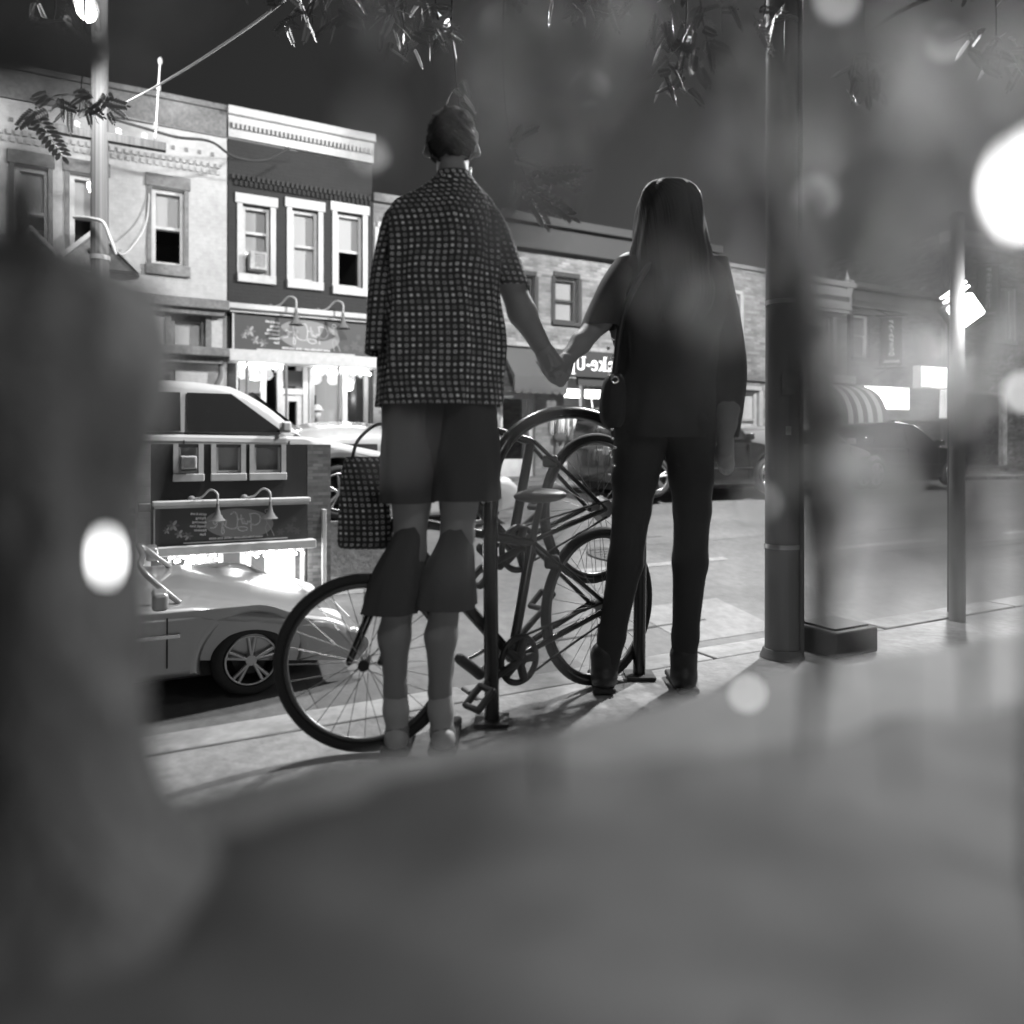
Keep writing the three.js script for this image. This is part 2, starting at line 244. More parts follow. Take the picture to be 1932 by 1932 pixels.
function gooseneck(b, x, y, z, k = 1) {
  const l = sub('gooseneck_lamp', b), c = [V(x - 0.35 * k, y - 0.02 * k, z), V(x - 0.2 * k, y + 0.02 * k, z + 0.15 * k), V(x - 0.06 * k, y + 0.16 * k, z + 0.3 * k), V(x + 0.04 * k, y + 0.1 * k, z + 0.42 * k), V(x + 0.05 * k, y - 0.1 * k, z + 0.42 * k)];
  mesh('arm', tube(c, 0.018 * k), M.whiteTrim, l); mesh('wall_plate', new THREE.SphereGeometry(0.07 * k, 10, 8).translate(x - 0.35 * k, y - 0.02 * k, z), M.greyTrim, l);
  mesh('lamp_shade', new THREE.LatheGeometry([[0.02, 0], [0.03, -0.08], [0.05, -0.18], [0.1, -0.27], [0.14, -0.31]].map(([r, v]) => new THREE.Vector2(r * k, v * k)), 18).translate(x + 0.05 * k, y - 0.08 * k, z + 0.42 * k), G(0.12, { side: THREE.DoubleSide }), l);
}
const bulbGlow = glow(0.8, 12), softGlow = glow(0.8, 5), panelGlow = glow(0.8, 3.2);
const lampLight = (x, y, z, I, parent, r = 4) => { const l = new THREE.PointLight(0xffffff, I, 0, 2); l.position.set(x, y, z); l.castShadow = true; l.shadow.radius = r; (parent || scene).add(l); return l; };
function bulbRow(name, label, b0, x0, x1, y, z, n, r, I) {       // a run of small lit bulbs on a cord, its own thing
  const t = thing(name, label, 'string lights', b0.position.clone(), TH, 'bulb strings over the shop windows');
  const pts = []; for (let i = 0; i <= n; i++) pts.push(V(x0 + (x1 - x0) * i / n, y + 0.02 * Math.sin(i * 2.3), z));
  mesh('cord', tube(pts, 0.006, 5, n * 2), M.wire, t);
  const g = new THREE.SphereGeometry(r, 8, 6);
  for (let i = 0; i < n; i++) { const m = mesh('bulb', g, bulbGlow, t); m.position.set(x0 + (x1 - x0) * (i + 0.5) / n, y - r - 0.008 + 0.03 * Math.sin(i * 1.7), z + 0.012 * Math.cos(i * 3.1)); }
  for (const k of [0.2, 0.5, 0.8]) lampLight(x0 + (x1 - x0) * k, y - 0.14, z + 0.1, I, t, 6);
  return t;
}
let shopB;
{ // dark painted building with white trim and the banner shop
  const { b, X, Y, w, h, holes } = building('dark_building', 'dark painted building with white cornice and white window trim above a banner shop', 430, 702, 212, 437, M.darkBrick,
    [[458, 510, 385, 516], [551, 600, 393, 528], [636, 684, 400, 540], [446, 699, 668, 905]], { floor: 3.0 });
  shopB = { b, X, Y, w, h };
  mesh('cornice', [box(0, w, Y(437, 262), h - 0.1, 0.002, 0.1), box(-0.02, w + 0.02, h - 0.1, h + 0.06, -0.3, 0.2, 0.02)], M.whiteTrim, b);
  mesh('frieze', box(0.02, w - 0.02, Y(437, 247), Y(437, 235), 0.1, 0.106), M.greyTrim, b); dentils(b, 'dentil', 0.05, w - 0.05, Y(437, 246), Y(437, 236), 34, 0.16, M.whiteTrim, 0.5);
  dentils(b, 'corbel', 0.05, w - 0.02, Y(437, 338), Y(437, 328), 30, 0.06, M.dark); dentils(b, 'corbel', 0.1, w, Y(437, 349), Y(437, 339), 30, 0.05, M.darkBrick);
  holes.slice(0, 3).forEach(([a, c, e, f], i) => sash(b, a, c, e, f, { lintel: 0.2, lo: 0.14, sill: 0.17, jamb: 0.1, f: 0.06, shade: i === 2 ? 0.5 : 1, mid: i ? 0.5 : 0.62, shadeMat: i ? M.shade : M.curtain }));
  { const [a, c, e, f] = holes[0], ac = sub('air_conditioner', b), y = e + 0.06; mesh('case', box(a + 0.1, c - 0.1, y, y + 0.34, -0.2, 0.22, 0.02), M.white, ac); mesh('grille', box(a + 0.2, c - 0.13, y + 0.05, y + 0.29, 0.221, 0.226), M.greyTrim, ac);
    for (let k = 0; k < 6; k++) mesh('fin', box(a + 0.2, c - 0.13, y + 0.06 + k * 0.037, y + 0.072 + k * 0.037, 0.227, 0.236), M.whiteTrim, ac); mesh('filler_panel', box(a + 0.06, a + 0.1, y, y + 0.34, -0.14, -0.12), M.whiteTrim, ac); }
  const st = Y(437, 586), sb = Y(437, 661);
  mesh('sign_moulding', [box(-0.02, w + 0.02, st, st + 0.11, 0.002, 0.28, 0.02), box(0.02, w - 0.02, st - 0.05, st - 0.002, 0.002, 0.2)], M.whiteTrim, b);
  banner(b, 0.1, w - 0.08, sb, st - 0.055, 0.12);
  mesh('banner_edge', [box(0.06, 0.095, sb, st - 0.06, 0.05, 0.15), box(0.5, w - 0.4, sb + 0.02, sb + 0.045, 0.125, 0.14)], M.whiteTrim, b);
  mesh('shop_fascia', box(-0.02, w, sb - 0.24, sb - 0.01, 0.002, 0.36, 0.02), M.whiteTrim, b);
  gooseneck(b, X(545), st + 0.14, 0.02); gooseneck(b, X(632), st + 0.14, 0.02);
  // shop front set in the opening
  const fr = sub('shop_front', b), y1 = Y(446, 676) - 0.02, xs = [446, 500, 532, 580, 592, 655, 697].map(X);
  for (const x of xs) mesh('post', box(x - 0.05, x + 0.05, 0.02, y1, -0.28, -0.16), M.whiteTrim, fr);
  mesh('sill_panel', [box(xs[0] + 0.05, xs[2] - 0.05, 0.02, 0.62, -0.27, -0.18), box(xs[4] + 0.05, xs[6] - 0.05, 0.02, 0.62, -0.27, -0.18)], M.darkBrick, fr);
  mesh('transom_bar', box(xs[2] + 0.05, xs[3] - 0.05, y1 - 0.62, y1 - 0.5, -0.27, -0.17), M.whiteTrim, fr);
  mesh('transom_sign', box(xs[2] + 0.06, xs[3] - 0.06, y1 - 0.46, y1 - 0.14, -0.23, -0.2), G(1, { map: canvasTex(256, 128, (x, W, H) => { x.fillStyle = '#333'; x.fillRect(0, 0, W, H); x.strokeStyle = '#bbb'; x.lineWidth = 6; x.strokeRect(10, 10, W - 20, H - 20); x.translate(W, 0); x.scale(-1, 1); x.fillStyle = '#ddd'; x.font = 'italic bold 58px serif'; x.fillText('Life', 30, 84); }) }), fr);
  mesh('door', [box(xs[2] + 0.06, xs[3] - 0.06, 0.03, 0.6, -0.25, -0.19), box(xs[2] + 0.06, xs[2] + 0.16, 0.6, y1 - 0.64, -0.25, -0.19), box(xs[3] - 0.16, xs[3] - 0.06, 0.6, y1 - 0.64, -0.25, -0.19), box(xs[2] + 0.16, xs[3] - 0.16, y1 - 0.75, y1 - 0.64, -0.25, -0.19)], M.whiteTrim, fr);
  for (const [i, j] of [[0, 1], [1, 2], [4, 5], [5, 6]]) mesh('pane', box(xs[i] + 0.05, xs[j] - 0.05, 0.62, y1, -0.226, -0.22), M.glass, fr);
  mesh('door_pane', box(xs[2] + 0.16, xs[3] - 0.16, 0.6, y1 - 0.75, -0.226, -0.22), M.glass, fr);
  mesh('back_wall', [box(0.26, xs[2] - 0.1, 0, 2.95, -1.3, -1.2), box(xs[4] - 0.1, w - 0.26, 0, 2.95, -1.3, -1.2)], G(0.6), fr);
  mesh('posters', [box(X(478), X(512), 0.9, 1.9, -1.19, -1.18), box(X(600), X(622), 0.8, 1.9, -1.19, -1.18)], G(0.08), fr);
  mesh('display_floor', [box(0.26, xs[2], 0.5, 0.58, -1.2, -0.28), box(xs[4], w - 0.26, 0.5, 0.58, -1.2, -0.28)], M.greyTrim, fr);
  mesh('front_steps', [box(X(540), X(600), -0.02, 0.1, 0.01, 0.5), box(X(540), X(600), -0.02, 0.2, 0.01, 0.25)], M.kerbPale, fr);
  for (const px of [461, 534, 631]) mesh('awning_post', cyl(V(X(px), 0, 0.33), V(X(px), sb - 0.24, 0.33), 0.025), M.greyTrim, fr);
  bulbRow('bulb_string', 'bright string of bulbs over the left display window of the banner shop', b, X(450), X(531), y1 - 0.06, 0.1, 22, 0.032, 0.5);
  bulbRow('bulb_string', 'bright string of bulbs over the right display window of the banner shop', b, X(588), X(697), y1 - 0.1, 0.1, 26, 0.032, 0.5);
  { // hanging display lamps inside
    for (const [px, r, py, lab] of [[490, 0.09, 703, 'small bell shaped lit lamp hanging in the left display window'], [672, 0.13, 722, 'large round lit lamp hanging in the right display window']]) {
      const t = thing('pendant_lamp', lab, 'lamp', b.position.clone(), TH), x = X(px), y = Y(px, py), z = -0.6;
      mesh('cord', cyl(V(x, y + r, z), V(x, y1 + 0.2, z), 0.006), M.wire, t);
      mesh('lit_globe', r > 0.1 ? new THREE.SphereGeometry(r, 18, 14).translate(x, y, z) : new THREE.LatheGeometry([[0.0, 0.1], [0.04, 0.09], [0.06, -0.02], [0.1, -0.09], [0, -0.09]].map(a => new THREE.Vector2(...a)), 16).translate(x, y, z), softGlow, t);
      lampLight(x, y - r - 0.16, z, 0.5, t);
    }
  }
  // shirt form and dressed dummy in the right window
  { const t = thing('shirt_form', 'pale printed t shirt on a headless display form in the shop window', 'display form', b.position.clone(), TH), x = X(612), z = -0.62, y = 1.05;
    mesh('shirt', extr(shapeOf([[x - 0.16, y - 0.32], [x + 0.16, y - 0.32], [x + 0.16, y], [x + 0.27, y - 0.1], [x + 0.33, y + 0.02], [x + 0.16, y + 0.2], [x + 0.06, y + 0.22], [x - 0.06, y + 0.22], [x - 0.16, y + 0.2], [x - 0.33, y + 0.02], [x - 0.27, y - 0.1], [x - 0.16, y]]), z - 0.08, z + 0.06, 0.03), G(0.7), t);
    mesh('print', box(x - 0.1, x + 0.1, y - 0.16, y + 0.06, z + 0.061, z + 0.066), G(0.2, { map: grainMap }), t);
    mesh('face_mask', new THREE.SphereGeometry(0.1, 16, 12).scale(0.8, 1.1, 0.7).translate(x, y + 0.42, z), G(0.5), t); mesh('stand', cyl(V(x, 0.58, z - 0.02), V(x, y + 0.34, z - 0.02), 0.02), M.metal, t);
    mesh('hat', [new THREE.CylinderGeometry(0.14, 0.14, 0.02, 18).translate(x, y + 0.5, z), new THREE.SphereGeometry(0.1, 14, 8).translate(x, y + 0.52, z)], G(0.55), t); }
  { const t = thing('costume_dummy', 'seated dressed display dummy with dark hair in the shop window', 'dummy', b.position.clone(), TH), x = X(660), z = -0.7, y = 0.6;
    mesh('head', new THREE.SphereGeometry(0.09, 14, 12).scale(0.9, 1.15, 1).translate(x - 0.06, y + 0.62, z), G(0.65), t); mesh('hair', new THREE.SphereGeometry(0.11, 14, 10).translate(x + 0.02, y + 0.66, z - 0.03), M.hair, t);
    mesh('body', tube([V(x + 0.2, y, z), V(x + 0.1, y + 0.15, z), V(x - 0.02, y + 0.35, z), V(x - 0.05, y + 0.5, z)], [0.14, 0.16, 0.13, 0.05]), M.cloth, t);
    mesh('arm', tube([V(x - 0.05, y + 0.42, z + 0.1), V(x - 0.15, y + 0.2, z + 0.14), V(x - 0.16, y + 0.02, z + 0.16)], 0.04), M.cloth, t); mesh('skirt', tube([V(x + 0.1, y + 0.08, z), V(x + 0.35, y + 0.16, z + 0.05), V(x + 0.4, y, z + 0.05)], [0.14, 0.11, 0.05]), G(0.5), t); }
}
{ // low brick building with the make-up shop
  const { b, X, Y, w, h, holes, s0 } = building('brick_building', 'low brown brick building with dark overhanging cornice and the make up shop', 704, 1338, 378, 740, M.brick,
    [[716, 742, 430, 530], [985, 1008, 520, 600], [1047, 1090, 522, 606], [1200, 1245, 530, 610], [1064, 1290, 705, 878], [945, 1010, 740, 900], [730, 900, 720, 905]], { floor: 3.0 });
  mesh('cornice', [box(X(930), w + 0.02, Y(1060, 482), Y(1060, 440), 0.002, 0.24, 0.02), box(X(930), w + 0.1, Y(1060, 440), Y(1060, 424), -0.3, 0.42, 0.02)], M.dark, b);
  mesh('roof_coping', box(-0.02, X(928), h - 0.1, h + 0.08, -0.3, 0.12, 0.02), M.greyTrim, b);
  holes.slice(0, 4).forEach(([a, c, e, f], i) => sash(b, a, c, e, f, { lintel: 0.12, lo: 0.05, sill: 0.09, jamb: 0.1, trim: i ? M.dark : M.whiteTrim, frame: i ? M.dark : M.whiteTrim, shade: 1, shadeMat: G(0.3) }));
  const lb = Y(1060, 655); mesh('string_course', box(X(940), w, lb - 0.06, lb + 0.03, 0.002, 0.08), M.kerbPale, b);
  // awning over the shop
  const ax0 = X(1058), ax1 = X(1292), ay = lb - 0.09, aw = sub('shop_awning', b);
  mesh('canvas', extr(shapeOf([[0, 0], [0.75, -0.62], [0.75, -0.86], [0.68, -0.86], [0.66, -0.66], [0, -0.1]]), 0, ax1 - ax0).rotateY(-Math.PI / 2).translate(ax1, ay, 0).scale(1, 1, 1), M.awning, aw);
  mesh('side_awning', extr(shapeOf([[0, 0], [0.7, -0.7], [0.7, -1.0], [0.64, -1.0], [0.6, -0.75], [0, -0.1]]), 0, X(1040) - X(944)).rotateY(-Math.PI / 2).translate(X(1040), ay, 0), G(0.07), aw);
  { const sc = []; const n = 7, x0 = X(944), x1 = X(1040); for (let i = 0; i < n; i++) { const m = new THREE.CircleGeometry((x1 - x0) / n / 2, 12, Math.PI, Math.PI); sc.push(m.translate(x0 + (i + 0.5) * (x1 - x0) / n, ay - 1.0, 0.69)); } mesh('scallops', sc, G(0.07, { side: THREE.DoubleSide }), aw); }
  { // sign board with raised reversed letters
    const bd = sub('shop_sign', b), z = 0.82, X2 = px => sOf(px, FACE - z) - s0, Y2 = (px, py) => yOf(px, py, FACE - z) - GB, y0 = Y2(1120, 712), y1 = Y2(1120, 664);
    mesh('board', box(X2(1040), X2(1290), y0, y1, z - 0.05, z), G(0.04), bd);
    const t = canvasTex(1024, 160, (x, W, H) => { x.fillStyle = '#2b2b2b'; x.fillRect(0, 0, W, H); x.translate(W, 0); x.scale(-1, 1); x.fillStyle = '#f2f2f2'; x.font = 'bold 118px serif'; x.fillText('Make-Up', 458, 118, 459); });
    const g = new THREE.PlaneGeometry(X2(1290) - X2(1040), y1 - y0); mesh('lettering', g.translate((X2(1290) + X2(1040)) / 2, (y0 + y1) / 2, z + 0.003), G(1, { map: t }), bd);
  }
  const shp = sub('shop_front', b), [a, c, e, f] = holes[4];
  const xs = [a, X(1104), X(1170), X(1230), c];
  mesh('frame', [...xs.map((x, i) => box(x - (i ? 0.04 : 0), x + (i < 4 ? 0.04 : 0), e, f, -0.2, -0.08)), box(a, c, e, e + 0.08, -0.205, -0.06), box(a, c, f - 0.07, f, -0.205, -0.06)], M.whiteTrim, shp);
  for (let i = 0; i < 4; i++) mesh('pane', box(xs[i] + 0.04, xs[i + 1] - 0.04, e + 0.08, f - 0.07, -0.15, -0.144), M.glass, shp);
  mesh('display_base', box(a - 0.1, c + 0.1, e - 0.05, e + 0.06, -1.4, -0.32), M.greyTrim, shp); mesh('back_wall', box(a - 0.3, c + 0.3, 0, 3, -1.6, -1.5), G(0.1), shp);
  { const d = holes[5], [da, dc, de, df] = d; mesh('door', [box(da, da + 0.1, de, df, -0.2, -0.1), box(dc - 0.1, dc, de, df, -0.2, -0.1), box(da + 0.1, dc - 0.1, df - 0.12, df, -0.2, -0.1), box(da + 0.1, dc - 0.1, de, de + 0.4, -0.2, -0.1)], M.whiteTrim, shp); mesh('door_pane', box(da + 0.1, dc - 0.1, de + 0.4, df - 0.12, -0.15, -0.145), M.glass, shp); }
  { const [da, dc, de, df] = holes[6]; mesh('left_pane', box(da, dc, de, df, -0.15, -0.144), M.glass, shp); mesh('left_back_wall', box(da - 0.2, dc + 0.1, 0, 3, -1.3, -1.2), G(0.35), shp); }
  { // lit ceiling tube light in the window
    const t = thing('tube_light', 'bright flat tube light under the make up shop awning', 'light', b.position.clone(), TH), y = Y(1110, 742), x0 = X(1070), x1 = X(1160);
    mesh('diffuser', box(x0, x1, y - 0.07, y + 0.12, -0.6, -0.35, 0.03), glow(0.8, 7), t); lampLight((x0 + x1) / 2, y - 0.4, -0.2, 2, t, 10); lampLight(x0, y - 0.4, -0.6, 1, t, 10); }
  { // wigs on heads
    for (const [px, py, lab] of [[1047, 785, 'pale long haired wig on a stand in the make up shop window'], [1075, 790, 'pale curled wig beside the long haired wig']]) {
      const t = thing('wig_head', lab, 'wig', b.position.clone(), TH, 'wigs in the make up shop'), x = X(px), y = Y(px, py), z = 0.1; const st = [];
      for (let k = 0; k < 26; k++) { const an = rr(0, 6.28); st.push(tube([V(x, y + 0.18, z), V(x + 0.13 * Math.cos(an), y + 0.1, z + 0.12 * Math.sin(an)), V(x + 0.16 * Math.cos(an), y - rr(0.15, 0.45), z + 0.13 * Math.sin(an))], [0.02, 0.02, 0.004], 5, 6)); }
      mesh('hair', st, G(0.8, { roughness: 0.4 }), t); mesh('head', new THREE.SphereGeometry(0.1, 14, 12).scale(0.9, 1.2, 1).translate(x, y, z), G(0.5), t); mesh('neck', cyl(V(x, 0.02, z), V(x, y - 0.08, z), 0.03), M.metal, t); mesh('bust', new THREE.SphereGeometry(0.16, 14, 10).scale(1.1, 0.8, 0.7).translate(x + 0.06, y - 0.5, z), M.cloth, t);
    } }
  { const t = thing('lip_sign', 'grey lip shaped display in the make up shop window', 'display', b.position.clone(), TH), x = X(1124), y = Y(1124, 795), z = -0.4;
    const up = new THREE.Shape(); up.moveTo(-0.38, 0); up.bezierCurveTo(-0.3, 0.12, -0.18, 0.22, -0.06, 0.16); up.quadraticCurveTo(0, 0.12, 0.06, 0.16); up.bezierCurveTo(0.18, 0.22, 0.3, 0.12, 0.38, 0); up.bezierCurveTo(0.2, 0.03, -0.2, 0.03, -0.38, 0);
    const lo = new THREE.Shape(); lo.moveTo(-0.38, -0.01); lo.bezierCurveTo(-0.2, 0.02, 0.2, 0.02, 0.38, -0.01); lo.bezierCurveTo(0.24, -0.24, -0.24, -0.24, -0.38, -0.01);
    mesh('upper_lip', extr(up, -0.04, 0.04, 0.015).translate(x, y, z), G(0.3, { roughness: 0.4 }), t); mesh('lower_lip', extr(lo, -0.04, 0.04, 0.015).translate(x, y, z), G(0.3, { roughness: 0.4 }), t); mesh('stand', cyl(V(x, e0(y), z), V(x, y - 0.12, z), 0.02), M.metal, t); function e0() { return e + 0.06; } }
  { const t = thing('garland', 'glittering bead garlands hanging in the make up shop window', 'garland', b.position.clone(), TH); const g = new THREE.SphereGeometry(0.022, 7, 5), mt = G(0.9, { roughness: 0.15, clearcoat: 1 });
    for (const [px, p0, p1] of [[1117, 752, 790], [1135, 752, 790], [1170, 752, 800]]) for (let k = 0; k < 9; k++) { const m = mesh('bead', g, mt, t); m.position.set(X(px) + rr(-0.02, 0.02), Y(px, p0 + (p1 - p0) * k / 8), -0.42); }
    for (let k = 0; k < 46; k++) { const px = 1090 + k * 1.7, m = mesh('bead', g, mt, t); m.position.set(X(px), Y(px, 808 + rr(-7, 9)), -0.38); } }
  { const t = thing('box_stack', 'pale patterned boxes standing in the make up shop window', 'boxes', b.position.clone(), TH); for (const [p, q2, v] of [[1098, 1112, 0.3], [1113, 1128, 0.45], [1130, 1142, 0.25], [1144, 1162, 0.4], [1180, 1205, 0.35]]) mesh('carton', box(X(p), X(q2) - 0.02, e + 0.065, e + rr(0.35, 0.6), -0.6, -0.4, 0.01), G(v, { map: grainMap }), t); }
}
{ // plain brick side building
  const { b, X, Y, w, h, holes } = building('pale_brick_house', 'pale brick house with two tall white framed windows behind the large pole', 1340, 1504, 500, 1345, M.paleBrick, [[1362, 1396, 552, 650], [1376, 1432, 735, 860]], { floor: 2.8 });
  sash(b, ...holes[0], { lintel: 0.1, lo: 0.06, sill: 0.1, jamb: 0.1, shade: 1 }); sash(b, ...holes[1], { lintel: 0.12, lo: 0.06, jamb: 0.12, mid: 0.55, shade: 1, shadeMat: G(0.6) });
  mesh('string_course', box(0, w, Y(1400, 718), Y(1400, 708), 0.002, 0.1), M.greyTrim, b); mesh('coping', box(0, w, h, h + 0.1, -0.3, 0.1), M.greyTrim, b);
}
{ // bank corner: pale bay with cornice and striped awning
  const { b, X, Y, w, h, holes } = building('bay_building', 'pale brick building with white dentil cornice above a striped awning', 1506, 1598, 526, 1510, M.paleBrick, [[1537, 1570, 595, 680], [1545, 1592, 800, 900]], { q: FACE - 0.35, floor: 2.6 });
  mesh('cornice', [box(0, w, Y(1506, 576), h - 0.1, 0.002, 0.16), box(-0.04, w + 0.06, h - 0.1, h + 0.04, -0.3, 0.3, 0.02), box(0, w, Y(1506, 582), Y(1506, 576) - 0.003, 0.002, 0.1)], M.whiteTrim, b);
  dentils(b, 'dentil', 0.03, w - 0.1, Y(1506, 560), Y(1506, 551), 20, 0.2, M.greyTrim, 0.4);
  mesh('corner_bracket', extr(shapeOf([[0, 0], [0.28, 0.9], [0.28, 1.0], [0, 1.0]]), 0, 0.18).rotateY(-Math.PI / 2).translate(w - 0.02, Y(1506, 585), 0), M.whiteTrim, b); mesh('finial', new THREE.ConeGeometry(0.1, 0.4, 10).translate(w - 0.1, h + 0.24, 0.1), M.whiteTrim, b);
  sash(b, ...holes[0], { jamb: 0.14, sill: 0.08, shade: 1, shadeMat: G(0.6) }); const [a, c, e, f] = holes[1]; mesh('shop_pane', box(a, c, e, f, -0.15, -0.144), M.glass, b); mesh('shop_posts', [box(c - 0.08, c, e, f, -0.2, 0.0), box(a, a + 0.06, e, f, -0.2, -0.05)], M.whiteTrim, b);
  mesh('shop_cornice', box(-0.05, w + 0.02, Y(1560, 724), Y(1560, 708), 0.002, 0.3, 0.03), M.whiteTrim, b);
  const aw = sub('striped_awning', b), x0 = X(1538), x1 = w + 0.55, n = 9, ay = Y(1560, 726), R = 1.0;
  for (let i = 0; i < n; i++) { // barrel awning in strips, each with a scalloped end
    const u0 = x0 + (x1 - x0) * i / n, u1 = x0 + (x1 - x0) * (i + 1) / n, pts = [];
    for (let k = 0; k <= 8; k++) { const t = k / 8 * Math.PI / 2; pts.push([R * Math.sin(t) * 0.9, ay - R * (1 - Math.cos(t))]); }
    const g = [], m2 = i % 2 ? G(0.5) : G(0.16);
    for (let k = 0; k < 8; k++) { const [za, ya] = pts[k], [zb, yb] = pts[k + 1]; const q = new THREE.BufferGeometry(); q.setAttribute('position', new THREE.Float32BufferAttribute([u0, ya, za, u0, yb, zb, u1, ya, za, u1, ya, za, u0, yb, zb, u1, yb, zb], 3)); q.computeVertexNormals(); g.push(q); }
    const [ze, ye] = pts[8]; g.push(box(u0, u1, ye - 0.1, ye, ze - 0.012, ze)); g.push(new THREE.CircleGeometry((u1 - u0) / 2, 10, Math.PI, Math.PI).translate((u0 + u1) / 2, ye - 0.1, ze - 0.006));
    m2.side = THREE.DoubleSide; mesh('stripe', g, m2, aw);
  }
}
function hangingSign(label, s, y0, y1, q) {    // vertical board on two brackets at right angles to the wall
  const t = thing('hanging_sign', label, 'sign', S(s, 0, q), TH), w = 0.62, hh = y1 - y0;
  mesh('board', box(-0.04, 0.04, y0, y1, 0.12, 0.12 + w, 0.01).rotateY(0.9), G(0.07), t);
  const c = canvasTex(128, 512, (x, W, H) => { x.fillStyle = '#3c3c3c'; x.fillRect(0, 0, W, H); x.translate(W, 0); x.scale(-1, 1); x.fillStyle = '#cfcfcf'; x.textAlign = 'center'; x.font = 'bold 56px sans-serif'; [...'PATAPSCO'].forEach((ch, i) => x.fillText(ch, W / 2, 58 + i * 52)); x.font = 'bold 38px sans-serif'; x.fillText('BANK', W / 2, 494); });
  for (const sd of [-1, 1]) mesh('lettering', new THREE.PlaneGeometry(w - 0.04, hh - 0.06).rotateY(sd * Math.PI / 2).translate(sd * 0.043, (y0 + y1) / 2, 0.12 + w / 2).rotateY(0.9), G(1, { map: c }), t);
  for (const y of [y0 - 0.08, y1 + 0.06]) { mesh('bracket', [cyl(V(0, y, 0), V(0, y, w + 0.2), 0.02), cyl(V(0, y + (y > y1 ? 0.22 : -0.22), 0), V(0, y, 0.4), 0.014)].map(g => g.rotateY(0.9)), M.dark, t); }
}
{ // bank building with lit sign boxes
  const { b, X, Y, w, h, holes, q } = building('bank_building', 'brown brick bank building with a dark cornice and lit sign boxes', 1600, 1775, 535, 1604, M.brick, [[1609, 1640, 592, 672], [1672, 1697, 602, 690], [1612, 1650, 790, 880], [1655, 1690, 785, 900]], { floor: 2.5 });
  mesh('cornice', [box(0, w, Y(1600, 578), Y(1600, 548), 0.002, 0.12), box(0, w + 0.05, h - 0.12, h + 0.03, -0.3, 0.28, 0.02)], M.greyTrim, b);
  dentils(b, 'dentil', 0.05, w - 0.05, Y(1600, 574), Y(1600, 566), 34, 0.16, M.greyTrim, 0.5);
  holes.slice(0, 2).forEach(hh => sash(b, ...hh, { jamb: 0.16, sill: 0.1, lintel: 0.1, lo: 0.16, trim: M.brick, shade: 1, shadeMat: M.curtain }));
  const [a, c, e, f] = holes[2]; mesh('shop_pane', box(a, c, e, f, -0.15, -0.144), M.glass, b); mesh('door', box(holes[3][0], holes[3][1], holes[3][2], holes[3][3], -0.2, -0.14), M.dark, b); mesh('notice', box(X(1664), X(1680), Y(1664, 910 - 20), Y(1664, 860), -0.135, -0.13), G(0.7), b);
  mesh('shop_fascia', box(0, w, Y(1600, 790), Y(1600, 778), 0.002, 0.2), M.greyTrim, b);
  hangingSign('dark vertical hanging sign with pale letters beside the bank window', sOf(1652, q), yOf(1652, 690, q), yOf(1652, 600, q), q);
  const lt = txt => canvasTex(512, 160, (x, W, H) => { x.fillStyle = '#fff'; x.fillRect(0, 0, W, H); x.translate(W, 0); x.scale(-1, 1); x.fillStyle = '#8a8a8a'; x.font = '84px serif'; x.textAlign = 'center'; x.fillText(txt, W / 2, 110, 470); });
  const lightbox = (label, pa, pb, ya, yb, z, txt) => { const t = thing('light_box_sign', label, 'lit sign', b.position.clone(), TH, 'lit bank sign boxes'), x0 = X(pa), x1 = X(pb), y0 = Y(pa, yb), y1 = Y(pa, ya);
    mesh('case', box(x0, x1, y0, y1, z, z + 0.25, 0.02), M.whiteTrim, t); const m = G(0.8, { emissive: 0xffffff, emissiveMap: lt(txt), map: lt(txt) }); m.emissiveIntensity = 4; mesh('lit_face', new THREE.PlaneGeometry(x1 - x0 - 0.06, y1 - y0 - 0.06).translate((x0 + x1) / 2, (y0 + y1) / 2, z + 0.254), m, t);
    const l = new THREE.PointLight(0xffffff, 14, 0, 2); l.position.set((x0 + x1) / 2, (y0 + y1) / 2 - 0.1, z + 0.8); l.castShadow = true; l.shadow.radius = 16; t.add(l); };
  lightbox('long lit white sign box over the bank shop front', 1603, 1690, 728, 772, 0.22, 'PATAPSCO'); lightbox('tall lit white sign box at the corner of the bank', 1693, 1764, 694, 735, 0.5, 'PATAPSCO');
  const t2 = thing('lit_column', 'narrow lit white sign column at the corner of the bank', 'lit sign', b.position.clone(), TH, 'lit bank sign boxes'); mesh('lit_face', box(X(1744), X(1764), Y(1744, 790), Y(1744, 737), 0.5, 0.75, 0.02), glow(0.8, 3), t2);
}
{ const { b, X, Y, w, h, holes, q } = building('end_building', 'grey brick building at the far end of the row', 1790, 2300, 440, 1800, M.paleBrick, [[1880, 1912, 540, 640], [1960, 2010, 530, 640], [1810, 1900, 740, 880]], { floor: 2.6 });
  mesh('cornice', box(-0.05, w, h - 0.3, h + 0.05, -0.3, 0.3, 0.02), M.whiteTrim, b); holes.slice(0, 2).forEach(hh => sash(b, ...hh, { jamb: 0.1, sill: 0.1, shade: 1 })); mesh('shop_pane', box(...holes[2], -0.15, -0.144), M.glass, b);
  hangingSign('dark vertical hanging sign with pale letters on the end building', sOf(1838, q), yOf(1838, 600, q), yOf(1838, 502, q), q); }

